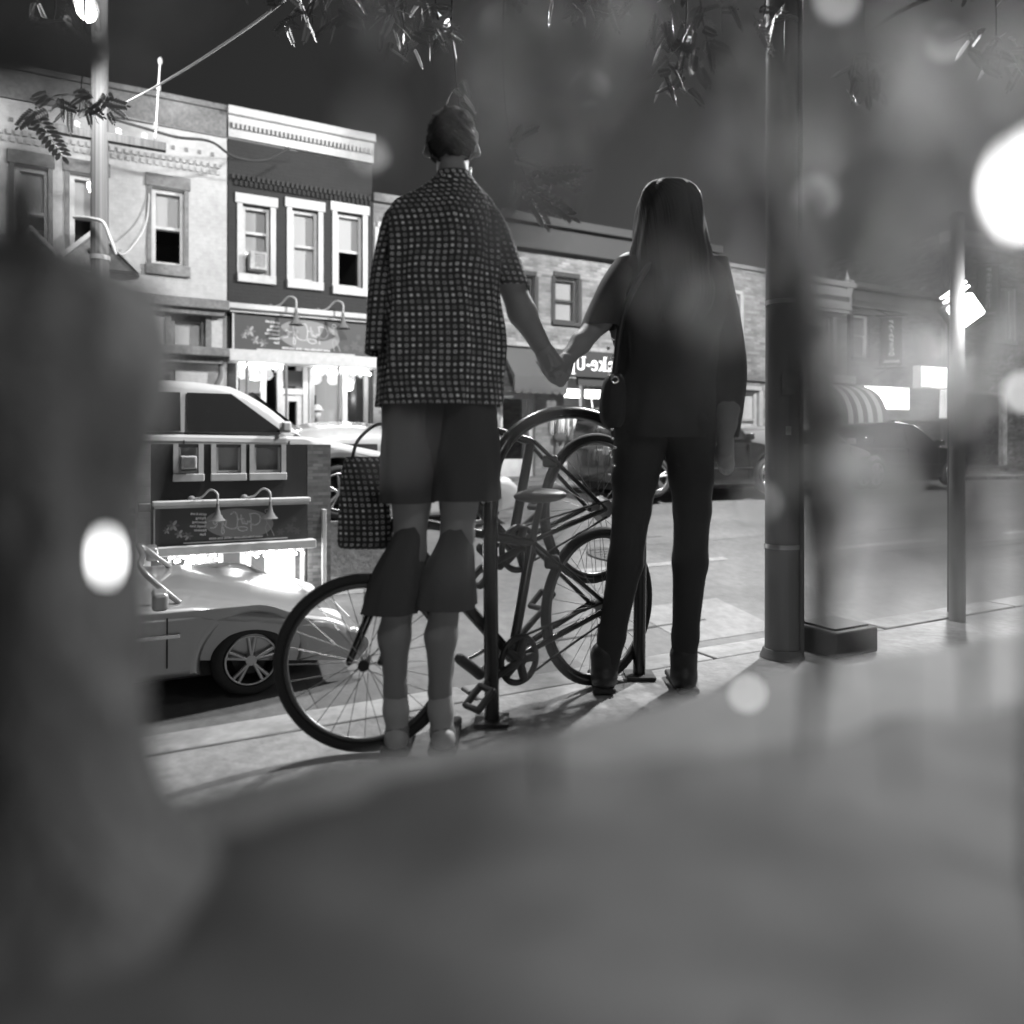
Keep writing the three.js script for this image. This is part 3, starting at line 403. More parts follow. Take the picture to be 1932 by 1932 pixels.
// ---------------------------------------------------------------- low shop front with a second copy of the banner, and its parking deck
const LQ = 7.35;
{
  const q = LQ, X0 = sOf(255, q), base = roadY(q), b = thing('low_shop', 'low dark shop front with a second banner in front of the pale car', 'building', S(X0, base, q), TH);
  const X = px => sOf(px, q) - X0, Y = (px, py) => yOf(px, py, q) - base, h = Y(435, 838), w = X(624);
  mesh('white_bay', wallGeo(X(284), h, [], 0.16), M.paintedBrick, b);
  mesh('wall', wallGeo(X(579) - X(285), h, [[347, 372], [418, 452], [490, 528]].map(([l, r]) => [X(l - 10) - X(285), X(r + 2) - X(285), Y(400, 893), h - 0.03]).concat([[0.14, X(576) - X(285), 0.05, Y(435, 1040)]]), 0.16).translate(X(285), 0, 0), G(0.036, { map: paintMap }), b);
  mesh('brick_bay', wallGeo(w - X(580), h, [], 0.16).translate(X(580), 0, 0), G(0.3, { map: fineBrick }), b);
  for (const [l, r] of [[337, 374], [408, 454], [480, 530]]) { const g = sub('window', b), x0 = X(l), x1 = X(r), y0 = Y(400, 893), y1 = h - 0.03;
    mesh('frame', [box(x0, x0 + 0.02, y0, y1, -0.06, -0.02), box(x1 - 0.02, x1, y0, y1, -0.06, -0.02), box(x0 + 0.02, x1 - 0.02, y0, y0 + 0.025, -0.06, -0.02)], M.whiteTrim, g); mesh('pane', box(x0 + 0.02, x1 - 0.02, y0 + 0.025, y1, -0.045, -0.042), M.glass, g); mesh('roller_shade', box(x0, x1, y0, y1, -0.1, -0.09), l > 470 ? M.curtain : M.shade, g);
    mesh('sill', box(x0 - 0.05, x1 + 0.05, y0 - 0.07, y0 - 0.002, 0.002, 0.04, 0.008), M.whiteTrim, g); for (const [a, c] of [[x0 - 0.045, x0 - 0.002], [x1 + 0.002, x1 + 0.045]]) mesh('casing', box(a, c, y0, h, 0.002, 0.02), M.whiteTrim, g); }
  { const ac = sub('air_conditioner', b); mesh('case', box(X(340), X(370), Y(400, 884), Y(400, 860), -0.04, 0.09, 0.012), M.white, ac); mesh('grille', box(X(345), X(366), Y(400, 881), Y(400, 863), 0.091, 0.094), M.greyTrim, ac); }
  const st = Y(435, 950), sb = Y(435, 1022);
  mesh('sign_moulding', [box(X(286), X(581), st, st + 0.045, 0.002, 0.13, 0.012), box(X(290), X(578), st - 0.022, st - 0.002, 0.002, 0.1)], M.whiteTrim, b);
  banner(b, X(293), X(577), sb, st - 0.024, 0.06); mesh('banner_edge', [box(X(289), X(292), sb, st - 0.03, 0.02, 0.075), box(X(345), X(540), sb + 0.01, sb + 0.022, 0.062, 0.07)], M.whiteTrim, b);
  mesh('shop_fascia', box(X(286), X(590), sb - 0.085, sb - 0.004, 0.002, 0.16, 0.01), M.whiteTrim, b);
  gooseneck(b, X(400), st + 0.06, 0.012, 0.5); gooseneck(b, X(497), st + 0.06, 0.012, 0.5);
  mesh('left_cornice', box(0.02, X(284), st - 0.04, st + 0.03, 0.002, 0.12, 0.01), M.greyTrim, b);
  mesh('downspout', box(X(606), X(614), 0.05, Y(610, 960), 0.002, 0.05, 0.008), M.whiteTrim, b);
  for (const p of [294, 380, 418, 470, 540, 575]) mesh('post', box(X(p) - 0.02, X(p) + 0.02, 0.02, sb - 0.09, -0.12, -0.05), M.whiteTrim, b); mesh('back_wall', box(X(287), X(577), 0, sb - 0.05, -0.55, -0.5), G(0.62), b);
  for (const [l, r2, k] of [[330, 372, 0.2], [420, 466, 0.12], [490, 515, 0.2]]) mesh('dark_panel', box(X(l), X(r2), 0.1, sb - k, -0.49, -0.48), G(0.1), b);
  bulbRow('bulb_string', 'bright string of small bulbs under the left half of the lower banner', b, X(297), X(412), sb - 0.11, -0.02, 22, 0.016, 0.5);
  bulbRow('bulb_string', 'bright string of small bulbs under the right half of the lower banner', b, X(468), X(575), sb - 0.105, -0.02, 22, 0.016, 0.5);
  { const t = thing('pendant_lamp', 'small round lit lamp hanging under the lower banner', 'lamp', b.position.clone(), TH); mesh('lit_globe', new THREE.SphereGeometry(0.055, 16, 12).translate(X(543), Y(543, 1075), -0.25), softGlow, t); mesh('cord', cyl(V(X(543), Y(543, 1075), -0.25), V(X(543), sb, -0.25), 0.004), M.wire, t); lampLight(X(543), Y(543, 1075) - 0.12, -0.2, 0.35, t); }
  { const t = thing('pendant_lamp', 'tiny bell shaped lit lamp hanging under the lower banner', 'lamp', b.position.clone(), TH); mesh('lit_globe', new THREE.LatheGeometry([[0, 0.05], [0.02, 0.04], [0.03, -0.01], [0.05, -0.04], [0, -0.04]].map(a => new THREE.Vector2(...a)), 14).translate(X(360), Y(360, 1064), -0.2), softGlow, t); mesh('cord', cyl(V(X(360), Y(360, 1064) + 0.04, -0.2), V(X(360), sb, -0.2), 0.004), M.wire, t); }
  // deck the car stands on
  mesh('deck', box(-3.5, w + 0.9, 0.02, 0.19 - base, -3.1, -0.56), M.concrete, b);
}
// ---------------------------------------------------------------- vehicles
function wheel(parent, x, y, z, r, wdt) {
  const w = sub('wheel', parent); w.position.set(x, y, z);
  mesh('tyre', new THREE.TorusGeometry(r * 0.8, r * 0.2, 12, 36).scale(1, 1, wdt / (r * 0.4)), M.rubber, w);
  const g = [new THREE.CylinderGeometry(r * 0.66, r * 0.66, wdt * 0.7, 28, 1, true).rotateX(Math.PI / 2), new THREE.CylinderGeometry(r * 0.14, r * 0.14, wdt * 0.9, 14).rotateX(Math.PI / 2), new THREE.TorusGeometry(r * 0.64, r * 0.035, 8, 32).translate(0, 0, wdt * 0.42)];
  for (let k = 0; k < 5; k++) for (const o of [-0.14, 0.14]) { const a = k * 1.2566 + 0.3; g.push(cyl(V(Math.cos(a) * r * 0.1, Math.sin(a) * r * 0.1, wdt * 0.4), V(Math.cos(a + o) * r * 0.64, Math.sin(a + o) * r * 0.64, wdt * 0.38), r * 0.05, r * 0.06, 6)); }
  mesh('rim', g, M.metal, w); mesh('brake_disc', new THREE.CylinderGeometry(r * 0.45, r * 0.45, 0.02, 20).rotateX(Math.PI / 2), M.black, w); return w;
}
function car(name, label, pos, o) {   // x forward, y up from the road, z to the near side
  const { L = 4.2, W = 1.72, R = 0.31, paint, style = 'sedan', flip = 1 } = o, t = thing(name, label, 'car', pos, TH + (flip < 0 ? Math.PI : 0)); t.rotation.order = 'YXZ'; if (o.roll) t.rotation.x = o.roll * flip;
  const f = L / 2, wx = [f * 0.62, -f * 0.6], hw = W / 2;
  const belt = o.belt ?? 0.86, top = o.top ?? 1.45;
  const prof = new THREE.Shape(); const a = R + 0.06, by = 0.2;
  prof.moveTo(-f + 0.05, by + 0.08); const ah = Math.asin((R - by) / a), ac = a * Math.cos(ah); prof.lineTo(wx[1] - ac, by); prof.absarc(wx[1], R, a, Math.PI + ah, -ah, true); prof.lineTo(wx[0] - ac, by);
  prof.absarc(wx[0], R, a, Math.PI + ah, -ah, true); prof.lineTo(f - 0.1, by + 0.02); prof.quadraticCurveTo(f + 0.02, by + 0.1, f, belt - 0.4); prof.quadraticCurveTo(f - 0.02, belt - 0.2, f - 0.28, belt - 0.12);
  prof.quadraticCurveTo(f * 0.62, belt - 0.02, f * 0.44, belt + 0.05); prof.lineTo(-f * 0.75, belt + 0.08); prof.quadraticCurveTo(-f + 0.06, belt + 0.06, -f + 0.02, belt - 0.1); prof.quadraticCurveTo(-f - 0.02, 0.5, -f + 0.05, by + 0.08);
  const body = extr(prof, -hw, hw, 0.07, 14);
  const bend = g => { const p = g.attributes.position; for (let i = 0; i < p.count; i++) { const x = p.getX(i), y = p.getY(i), z = p.getZ(i); let k = 1 - 0.13 * Math.pow(Math.abs(x) / f, 4); if (y > belt) k *= 1 - 0.3 * (y - belt) / (1.45 - 0.86) * 0.62; else k *= 1 - 0.05 * Math.pow(Math.abs(y - 0.6) / 0.5, 2); p.setZ(i, z * k); } g.computeVertexNormals(); return toCreasedNormals(g, 0.7); };
  mesh('body', bend(body), paint, t);
  mesh('underbody', box(-f + 0.3, f - 0.3, 0.14, 0.32, -hw + 0.22, hw - 0.22), M.black, t);
  if (style !== 'open') {
    const back = o.back ?? -0.72, fr = o.front ?? 0.44, rf = o.roofFront ?? 0.1, rb = o.roofBack ?? -0.5;
    const cab = new THREE.Shape(); cab.moveTo(f * fr, belt + 0.04); cab.quadraticCurveTo(f * (fr + rf) / 2, top - 0.17, f * rf, top - 0.04); cab.quadraticCurveTo(f * (rf + rb) / 2, top + 0.05, f * rb, top - 0.05); cab.quadraticCurveTo(f * (back - 0.02), top - 0.2, f * back, belt + 0.06); cab.closePath();
    mesh('cabin', bend(extr(cab, -hw + 0.05, hw - 0.05, 0.08, 12)), paint, t);
    const win = sub('windows', t), sc = (shape, z, s) => { const g = extr(shape, 0, 0.012); const p = g.attributes.position; for (let i = 0; i < p.count; i++) { const y = p.getY(i), k = 1 - 0.3 * Math.max(0, y - belt) / 0.59 * 0.62; p.setZ(i, s * ((z) * k + p.getZ(i))); } g.computeVertexNormals(); return g; };
    const sw = (x0, x1, x2, x3) => shapeOf([[x0, belt + 0.09], [x1, belt + 0.09], [x2, top - 0.12], [x3, top - 0.12]]);
    const gm = G(0.02, { roughness: 0.06 });
    for (const s of [1, -1]) { mesh('side_window', sc(sw(-f * 0.1, f * (fr - 0.1), f * (rf + 0.0), -f * 0.1), hw - 0.045, s), gm, win); mesh('side_window', sc(sw(f * (back + 0.1), -f * 0.13, -f * 0.13, f * (rb - 0.02)), hw - 0.045, s), gm, win); }
    const ws = (xa, ya, xb, yb, n) => { const w0 = hw * 0.78, w1 = hw * 0.62; const g = new THREE.BufferGeometry(); g.setAttribute('position', new THREE.Float32BufferAttribute([xa, ya, -w0, xa, ya, w0, xb, yb, -w1, xb, yb, -w1, xa, ya, w0, xb, yb, w1], 3)); g.computeVertexNormals(); g.translate(n, 0.02, 0); return g; };
    mesh('windscreen', ws(f * fr - 0.02, belt + 0.1, f * (rf + 0.1), top - 0.1, 0.02), G(0.02, { roughness: 0.06, side: THREE.DoubleSide }), win); mesh('rear_window', ws(f * back + 0.04, belt + 0.12, f * (rb - 0.06), top - 0.12, -0.03), G(0.02, { roughness: 0.06, side: THREE.DoubleSide }), win);
  } else {
    mesh('cockpit', box(-f * 0.36, f * 0.26, belt + 0.0, belt + 0.092, -hw * 0.72, hw * 0.72, 0.03), M.black, t); const wsn = sub('windscreen', t);
    mesh('frame', tube([V(f * 0.4, belt + 0.06, -hw * 0.78), V(f * 0.3, belt + 0.26, -hw * 0.66), V(f * 0.3, belt + 0.28, 0), V(f * 0.3, belt + 0.26, hw * 0.66), V(f * 0.4, belt + 0.06, hw * 0.78)], 0.022), paint, wsn);
    for (const s of [-1, 1]) mesh('seat', new RoundedBoxGeometry(0.14, 0.42, 0.4, 3, 0.06).translate(-f * 0.2, belt + 0.08, s * 0.36), M.black, t);
  }
  for (const [i, x] of wx.entries()) for (const s of [1, -1]) { const w = wheel(t, x, R, s * (hw - 0.13), R, 0.2); if (s < 0) w.rotation.y = Math.PI; }
  for (const s of [1, -1]) { mesh('headlight', new THREE.SphereGeometry(0.13, 14, 10).scale(1.3, 0.62, 0.9).translate(f - 0.26, belt - 0.2, s * (hw - 0.3)), G(0.7, { roughness: 0.1, clearcoat: 1 }), t); mesh('tail_light', box(-f + 0.0, -f + 0.09, belt - 0.2, belt - 0.04, s > 0 ? hw - 0.4 : -hw + 0.22, s > 0 ? hw - 0.22 : -hw + 0.4, 0.03), G(0.2, { roughness: 0.2 }), t);
    mesh('mirror', new RoundedBoxGeometry(0.1, 0.12, 0.18, 2, 0.03).translate(f * 0.34, belt + 0.14, s * (hw + 0.04)), paint, t);
    for (const x of [f * 0.36, -f * 0.12]) mesh('door_seam', box(x, x + 0.01, 0.3, belt, s > 0 ? hw - 0.03 : -hw + 0.002, s > 0 ? hw - 0.002 : -hw + 0.03), M.black, t);
    mesh('side_trim', box(-f * 0.4, f * 0.4, 0.5, 0.53, s > 0 ? hw - 0.02 : -hw - 0.01, s > 0 ? hw + 0.01 : -hw + 0.02, 0.005), M.chrome, t); mesh('door_handle', box(-f * 0.05, f * 0.02, belt - 0.12, belt - 0.09, s > 0 ? hw - 0.03 : -hw - 0.012, s > 0 ? hw + 0.012 : -hw + 0.03, 0.008), M.chrome, t); }
  mesh('front_bumper', new RoundedBoxGeometry(0.14, 0.16, W * 0.86, 3, 0.06).translate(f - 0.05, 0.32, 0), o.bumper || paint, t); mesh('grille', box(f - 0.04, f + 0.004, belt - 0.36, belt - 0.26, -0.36, 0.36, 0.01), M.black, t); mesh('number_plate', box(f + 0.022, f + 0.03, 0.27, 0.37, -0.24, 0.24), G(0.6), t);
  return t;
}
const paintSilver = G(0.36, { metalness: 0.55, roughness: 0.3, clearcoat: 1, clearcoatRoughness: 0.08 }), paintWhite = G(0.42, { roughness: 0.35, clearcoat: 1, clearcoatRoughness: 0.06 }), paintBlack = G(0.012, { roughness: 0.25, clearcoat: 1, clearcoatRoughness: 0.04 }), paintGrey = G(0.28, { metalness: 0.4, roughness: 0.35, clearcoat: 1 });
car('parked_car', 'pale silver car behind the low shop front, roof and bonnet showing above it', S(0.78, 0.192, LQ + 1.45), { paint: paintWhite, top: 1.46 });
car('open_car', 'silver open top car driving past on the near lane', S(-0.5, roadY(5.5) + 0.05, 6.2), { paint: paintSilver, style: 'open', belt: 0.64, roll: slope * 0.45, R: 0.27, W: 1.5 });
car('parked_car', 'white sedan behind the legs of the man', S(sOf(985, 9.5) - 1.95, roadY(10.3) + 0.0, 10.3), { paint: paintWhite, roll: slope, R: 0.29, L: 3.9, top: 1.3, belt: 0.8 });
car('parked_car', 'glossy black car parked in front of the bank', S(sOf(1790, 11) - 2.2, roadY(11.2), 11.2), { paint: paintBlack, L: 4.3, R: 0.32 });
car('parked_car', 'dark sport utility car with pale sills behind the woman', S(sOf(1330, 11) - 0.4, roadY(11.1), 11.1), { paint: paintBlack, L: 4.5, top: 1.65, belt: 0.95, R: 0.36, back: -0.95, roofBack: -0.86 });
car('parked_car', 'grey car standing behind the large pole', S(sOf(1500, 11) + 0.2, roadY(11.2), 11.2), { paint: paintGrey, L: 3.7, R: 0.3, top: 1.35 });
// ---------------------------------------------------------------- poles, street lamps, wires
function cobra(parent, a, b, I, r = 12) {      // arm from a to the lamp head at b, with its glowing lens and its light
  mesh('arm', tube([a, a.clone().lerp(b, 0.5).add(V(0, 0.25, 0)), b], [0.045, 0.04, 0.03]), M.poleGrey, parent);
  const dir = b.clone().sub(a).setY(0).normalize(), h = new THREE.SphereGeometry(0.2, 16, 10).scale(2.0, 0.5, 0.8); h.rotateY(Math.atan2(-dir.z, dir.x)).translate(b.x, b.y + 0.04, b.z);
  mesh('lamp_head', h, M.poleGrey, parent); const c = new THREE.SphereGeometry(0.15, 14, 8, 0, 6.3, Math.PI / 2, Math.PI / 2).scale(1.5, 0.9, 0.85); c.rotateY(Math.atan2(-dir.z, dir.x)).translate(b.x, b.y - 0.04, b.z);
  mesh('lit_lens', c, glow(0.8, 14), parent); lampLight(b.x, b.y - 0.3, b.z, I, parent, r);
}
{ const s = sOf(188, 12.7), p = S(s, GB, 12.7), t = thing('utility_pole', 'round wooden utility pole with a lit street lamp in front of the white building', 'utility pole', p);
  const L = (v) => v.sub(p);
  mesh('pole', cyl(V(0, 0, 0), V(0, 8.6, 0), 0.135, 0.11, 16), G(0.28, { map: woodMap }), t);
  cobra(t, V(0, 6.9, 0), L(at(163, 14, 10.1)), 36);
  mesh('cross_arm', box(-0.9, 0.9, 5.35, 5.47, -0.06, 0.06).rotateY(TH), M.pole, t);
  for (const k of [-0.3, 0.25, 0.6]) mesh('insulator', new THREE.LatheGeometry([[0, 0], [0.05, 0], [0.05, 0.04], [0.03, 0.05], [0.05, 0.09], [0, 0.12]].map(a => new THREE.Vector2(...a)), 10).translate(k * CT, 5.47, -k * ST), G(0.4), t);
  mesh('pole_strap', cyl(V(0, 3.55, 0), V(0, 3.62, 0), 0.14, 0.14, 16), M.whiteTrim, t);
}
const wire = (label, pts, r, m = M.wire) => tag(mesh('overhead_wire', tube(pts, r, 6, 30), m), label, 'wire', 'overhead wires');
wire('lit pale overhead cable climbing from the white building', [at(240, 192, 11), at(300, 160, 9.5), at(400, 98, 8), at(530, 5, 6.5), at(600, -60, 6)], 0.012, M.wirePale);
wire('dark sagging cable along the grey parapet', [at(205, 222, 11.6), at(260, 238, 11.7), at(330, 258, 12), at(400, 268, 12.6), at(440, 295, 13), at(500, 302, 13.4), at(545, 280, 13.6)], 0.024, M.dark);
wire('thin straight wire along the grey parapet', [at(205, 215, 11.6), at(300, 235, 12), at(440, 262, 13), at(560, 285, 14)], 0.012, M.wire);
wire('thin drop wire looping down the white wall', [at(282, 350, 13.4), at(276, 420, 13.2), at(252, 462, 12.8), at(228, 480, 12.4), at(205, 440, 11.8), at(192, 420, 11.4)], 0.012, M.wirePale);
wire('thick pale cable tied round the utility pole', [at(140, 410, 11.2), at(175, 413, 10.9), at(195, 420, 10.85), at(206, 446, 10.9), at(218, 478, 11)], 0.025, M.wirePale);
{ const t = thing('wire_spacer', 'thin upright wire spacer with pale insulators in front of the parapet', 'insulator', at(296, 240, 11.5)); const L = (px, py) => at(px, py, 11.5).sub(t.position);
  mesh('rod', cyl(L(293, 262), L(302, 112), 0.012), M.wirePale, t); for (const [x, y] of [[302, 115], [299, 165], [294, 238], [293, 258]]) mesh('insulator', new THREE.SphereGeometry(0.045, 10, 8).scale(0.8, 1.4, 0.8).translate(...L(x, y).toArray()), M.white, t); }
{ const d = EYE * FPX / (1238 - HZ), p = at(1476, 1238, d); p.y = 0; const t = thing('large_pole', 'large grey round street pole standing on the near sidewalk', 'street pole', p);
  mesh('pole', cyl(V(0, 0, 0), V(0, 6.9, 0), 0.078, 0.062, 24), M.poleGrey, t); mesh('collar', cyl(V(0, 0, 0), V(0, 0.04, 0), 0.1, 0.085, 20), M.poleGrey, t);
  for (const y of [0.5, 1.62, 2.9]) mesh('strap', cyl(V(0, y, 0), V(0, y + 0.02, 0), 0.082 - y * 0.002, 0.082 - y * 0.002, 24), M.metal, t); mesh('notice', box(-0.03, 0.03, 1.2, 1.3, 0.076, 0.079), G(0.3, { map: grainMap }), t); mesh('conduit', cyl(V(0.07, 0, 0.05), V(0.062, 3.4, 0.05), 0.012, 0.012, 8), M.poleGrey, t);
  mesh('sticker', box(-0.012, 0.012, 1.02, 1.06, 0.073, 0.078), M.white, t);
  cobra(t, V(0, 6.6, 0), S(3.2, 6.9, 6.6).sub(p), 195); }
{ const p = at(1575, 1225, 3.55); p.y = 0; const t = thing('pole_footing', 'low dark block on the sidewalk beside the large pole', 'block', p, TH); mesh('block', box(-0.15, 0.14, 0, 0.12, -0.13, 0.13, 0.012), G(0.035, { map: grainMap }), t); mesh('lid', box(-0.12, 0.11, 0.122, 0.13, -0.1, 0.1, 0.003), G(0.05), t); }
{ const d = 4.16, p = at(1806, 1172, d); p.y = 0; const t = thing('thin_pole', 'thin pale metal post on the near sidewalk', 'post', p);
  mesh('pole', cyl(V(0, 0, 0), V(0, 2.25, 0), 0.042, 0.036, 16), G(0.4, { map: paintMap }), t); mesh('cap', new THREE.SphereGeometry(0.042, 12, 8).translate(0, 2.25, 0), M.poleGrey, t); }
{ const p = S(10.5, 0, 2.0), t = thing('street_lamp', 'tall grey street lamp beyond the saplings on the near sidewalk', 'street lamp', p); mesh('pole', cyl(V(0, 0, 0), V(0, 7.6, 0), 0.09, 0.07, 18), M.poleGrey, t); mesh('base_plate', box(-0.18, 0.18, 0, 0.03, -0.18, 0.18, 0.008), M.poleGrey, t); cobra(t, V(0, 7.4, 0), S(10.5, 7.7, 6.4).sub(p), 900); }
{ const p = V(3.6, 0, 3.2), t = thing('street_lamp', 'tall grey street lamp on the sidewalk behind the planter', 'street lamp', p); mesh('pole', cyl(V(0, 0, 0), V(0, 5.4, 0), 0.08, 0.06, 18), M.poleGrey, t); mesh('base_plate', box(-0.18, 0.18, 0, 0.03, -0.18, 0.18, 0.008), M.poleGrey, t); cobra(t, V(0, 5.2, 0), V(-0.4, 5.4, -0.9), 17); }
{ const p = V(0.56, 0.76, 0.0), t = thing('garden_lamp', 'low lit garden lamp in the soil of the planter', 'garden lamp', p); mesh('stake', cyl(V(0, 0, 0), V(0, 0.14, 0), 0.008, 0.008, 10), M.pole, t); mesh('lit_globe', new THREE.SphereGeometry(0.035, 16, 12).translate(0, 0.17, 0), glow(0.8, 8), t); mesh('cap', new THREE.ConeGeometry(0.055, 0.035, 18).translate(0, 0.22, 0), M.pole, t); lampLight(-0.07, 0.17, -0.03, 1.7, t, 3); }
function lantern(label, p, base, r, I, e) {
  const t = thing('lantern', label, 'street lamp', V(p.x, base, p.z), 0, 'lit lanterns'); const h = p.y - base;
  mesh('pole', cyl(V(0, 0, 0), V(0, h - r * 1.4, 0), r * 0.2, r * 0.16, 12), M.pole, t); mesh('lit_globe', new THREE.SphereGeometry(r, 20, 16).scale(0.9, 1.15, 0.9).translate(0, h, 0), glow(0.8, e), t);
  mesh('finial', new THREE.SphereGeometry(r * 0.25, 10, 8).translate(0, h + r * 1.25, 0), M.pole, t); mesh('collar', cyl(V(0, h - r * 1.5, 0), V(0, h - r * 1.1, 0), r * 0.55, r * 0.6, 14), M.pole, t); lampLight(0, h, r * 1.6, I, t, 8); lampLight(0, h, -r * 1.6, I, t, 8); return t;
}
lantern('close glaring globe lamp on a thin stake in the planter', at(1955, 350, 0.3), 0.77, 0.019, 0.09, 5);
{ const p = at(1802, 592, 4.3), t = thing('flood_lamp', 'small tilted lit flood lamp beside the thin post', 'street lamp', V(p.x, 0, p.z)), h = p.y; mesh('pole', cyl(V(0, 0, -0.04), V(0, h, -0.04), 0.02, 0.02, 10), M.pole, t);
  const hd = sub('lamp_head', t); hd.position.set(0, h, 0.1); hd.rotation.z = 0.62; mesh('lit_lens', new RoundedBoxGeometry(0.16, 0.15, 0.06, 3, 0.02), glow(0.8, 12), hd); mesh('case', new RoundedBoxGeometry(0.19, 0.17, 0.06, 3, 0.02).translate(0, 0, -0.05), M.pole, hd); for (const y of [0.105, 0.135]) mesh('lit_fin', box(-0.07, 0.09, y - 0.008, y + 0.008, -0.02, 0.02), glow(0.8, 4), hd); lampLight(0, h, 0.32, 3, t, 6); }

// ---------------------------------------------------------------- surface from a field of tapered limbs
function limbs(chains, o, cell) {          // chains: [[px, py, depth, radius px], ...]
  const B = [];
  for (const c of chains) { const k = c.map(([x, y, d, r]) => [at(x, y, d), r / FPX * d]); if (k.length === 1) k.push(k[0]); for (let i = 0; i < k.length - 1; i++) B.push([k[i][0], k[i + 1][0], k[i][1], k[i + 1][1]]); }
  return nets(B, o, cell);
}
function nets(B, o, cell, K = 0.02) {
  const lo = V(1e9, 1e9, 1e9), hi = V(-1e9, -1e9, -1e9);
  for (const [a, b, r, s] of B) { const m = Math.max(r, s) + 3 * cell; for (const p of [a, b]) { lo.min(p.clone().addScalar(-m)); hi.max(p.clone().addScalar(m)); } }
  const n = hi.clone().sub(lo).divideScalar(cell), nx = Math.ceil(n.x) + 1, ny = Math.ceil(n.y) + 1, nz = Math.ceil(n.z) + 1, F = new Float32Array(nx * ny * nz).fill(1);
  const acc = new Float32Array(nx * ny * nz);
  for (const [a, b, r, s] of B) {
    const m = Math.max(r, s) + 4 * K, ab = b.clone().sub(a), l2 = Math.max(ab.lengthSq(), 1e-9);
    const i0 = Math.max(0, Math.floor((Math.min(a.x, b.x) - m - lo.x) / cell)), i1 = Math.min(nx - 1, Math.ceil((Math.max(a.x, b.x) + m - lo.x) / cell)), j0 = Math.max(0, Math.floor((Math.min(a.y, b.y) - m - lo.y) / cell)), j1 = Math.min(ny - 1, Math.ceil((Math.max(a.y, b.y) + m - lo.y) / cell)), k0 = Math.max(0, Math.floor((Math.min(a.z, b.z) - m - lo.z) / cell)), k1 = Math.min(nz - 1, Math.ceil((Math.max(a.z, b.z) + m - lo.z) / cell));
    for (let k = k0; k <= k1; k++) for (let j = j0; j <= j1; j++) for (let i = i0; i <= i1; i++) {
      const x = lo.x + i * cell - a.x, y = lo.y + j * cell - a.y, z = lo.z + k * cell - a.z, t = Math.max(0, Math.min(1, (x * ab.x + y * ab.y + z * ab.z) / l2));
      const d = Math.hypot(x - t * ab.x, y - t * ab.y, z - t * ab.z) - (r + (s - r) * t); acc[(k * ny + j) * nx + i] += Math.exp(-Math.min(12, Math.max(-12, d / (K * 0.45))));
    }
  }
  for (let i = 0; i < F.length; i++) F[i] = acc[i] > 0 ? -Math.log(acc[i]) * K * 0.45 : 1;
  const id = new Int32Array(F.length).fill(-1), pos = [], nor = [], ix = [], at3 = (i, j, k) => F[(k * ny + j) * nx + i];
  for (let k = 0; k < nz - 1; k++) for (let j = 0; j < ny - 1; j++) for (let i = 0; i < nx - 1; i++) {
    let inn = 0, cx = 0, cy = 0, cz = 0, c = 0; const v = [];
    for (let q = 0; q < 8; q++) { v[q] = at3(i + (q & 1), j + (q >> 1 & 1), k + (q >> 2)); if (v[q] < 0) inn++; }
    if (!inn || inn === 8) continue;
    for (let q = 0; q < 8; q++) for (let e = 0; e < 3; e++) { const w = q ^ (1 << e); if (w < q || (v[q] < 0) === (v[w] < 0)) continue; const t = v[q] / (v[q] - v[w]); cx += (q & 1) + (e === 0 ? t : 0); cy += (q >> 1 & 1) + (e === 1 ? t : 0); cz += (q >> 2) + (e === 2 ? t : 0); c++; }
    id[(k * ny + j) * nx + i] = pos.length / 3; pos.push(lo.x + (i + cx / c) * cell, lo.y + (j + cy / c) * cell, lo.z + (k + cz / c) * cell);
    const g = V(v[1] + v[3] + v[5] + v[7] - v[0] - v[2] - v[4] - v[6], v[2] + v[3] + v[6] + v[7] - v[0] - v[1] - v[4] - v[5], v[4] + v[5] + v[6] + v[7] - v[0] - v[1] - v[2] - v[3]).normalize(); nor.push(g.x, g.y, g.z);
  }
  const at4 = (i, j, k) => id[(k * ny + j) * nx + i];
  for (let k = 1; k < nz - 1; k++) for (let j = 1; j < ny - 1; j++) for (let i = 1; i < nx - 1; i++) {
    const s = at3(i, j, k) < 0;
    const quad = (a, b, c, d, f) => { if (a < 0 || b < 0 || c < 0 || d < 0) return; f ? ix.push(a, b, c, a, c, d) : ix.push(a, c, b, a, d, c); };
    if (s !== at3(i + 1, j, k) < 0) quad(at4(i, j - 1, k - 1), at4(i, j, k - 1), at4(i, j, k), at4(i, j - 1, k), s);
    if (s !== at3(i, j + 1, k) < 0) quad(at4(i - 1, j, k - 1), at4(i - 1, j, k), at4(i, j, k), at4(i, j, k - 1), s);
    if (s !== at3(i, j, k + 1) < 0) quad(at4(i - 1, j - 1, k), at4(i, j - 1, k), at4(i, j, k), at4(i - 1, j, k), s);
  }
  const g = new THREE.BufferGeometry(); g.setAttribute('position', new THREE.Float32BufferAttribute(pos, 3)); g.setAttribute('normal', new THREE.Float32BufferAttribute(nor, 3)); g.setIndex(ix); return g;
}
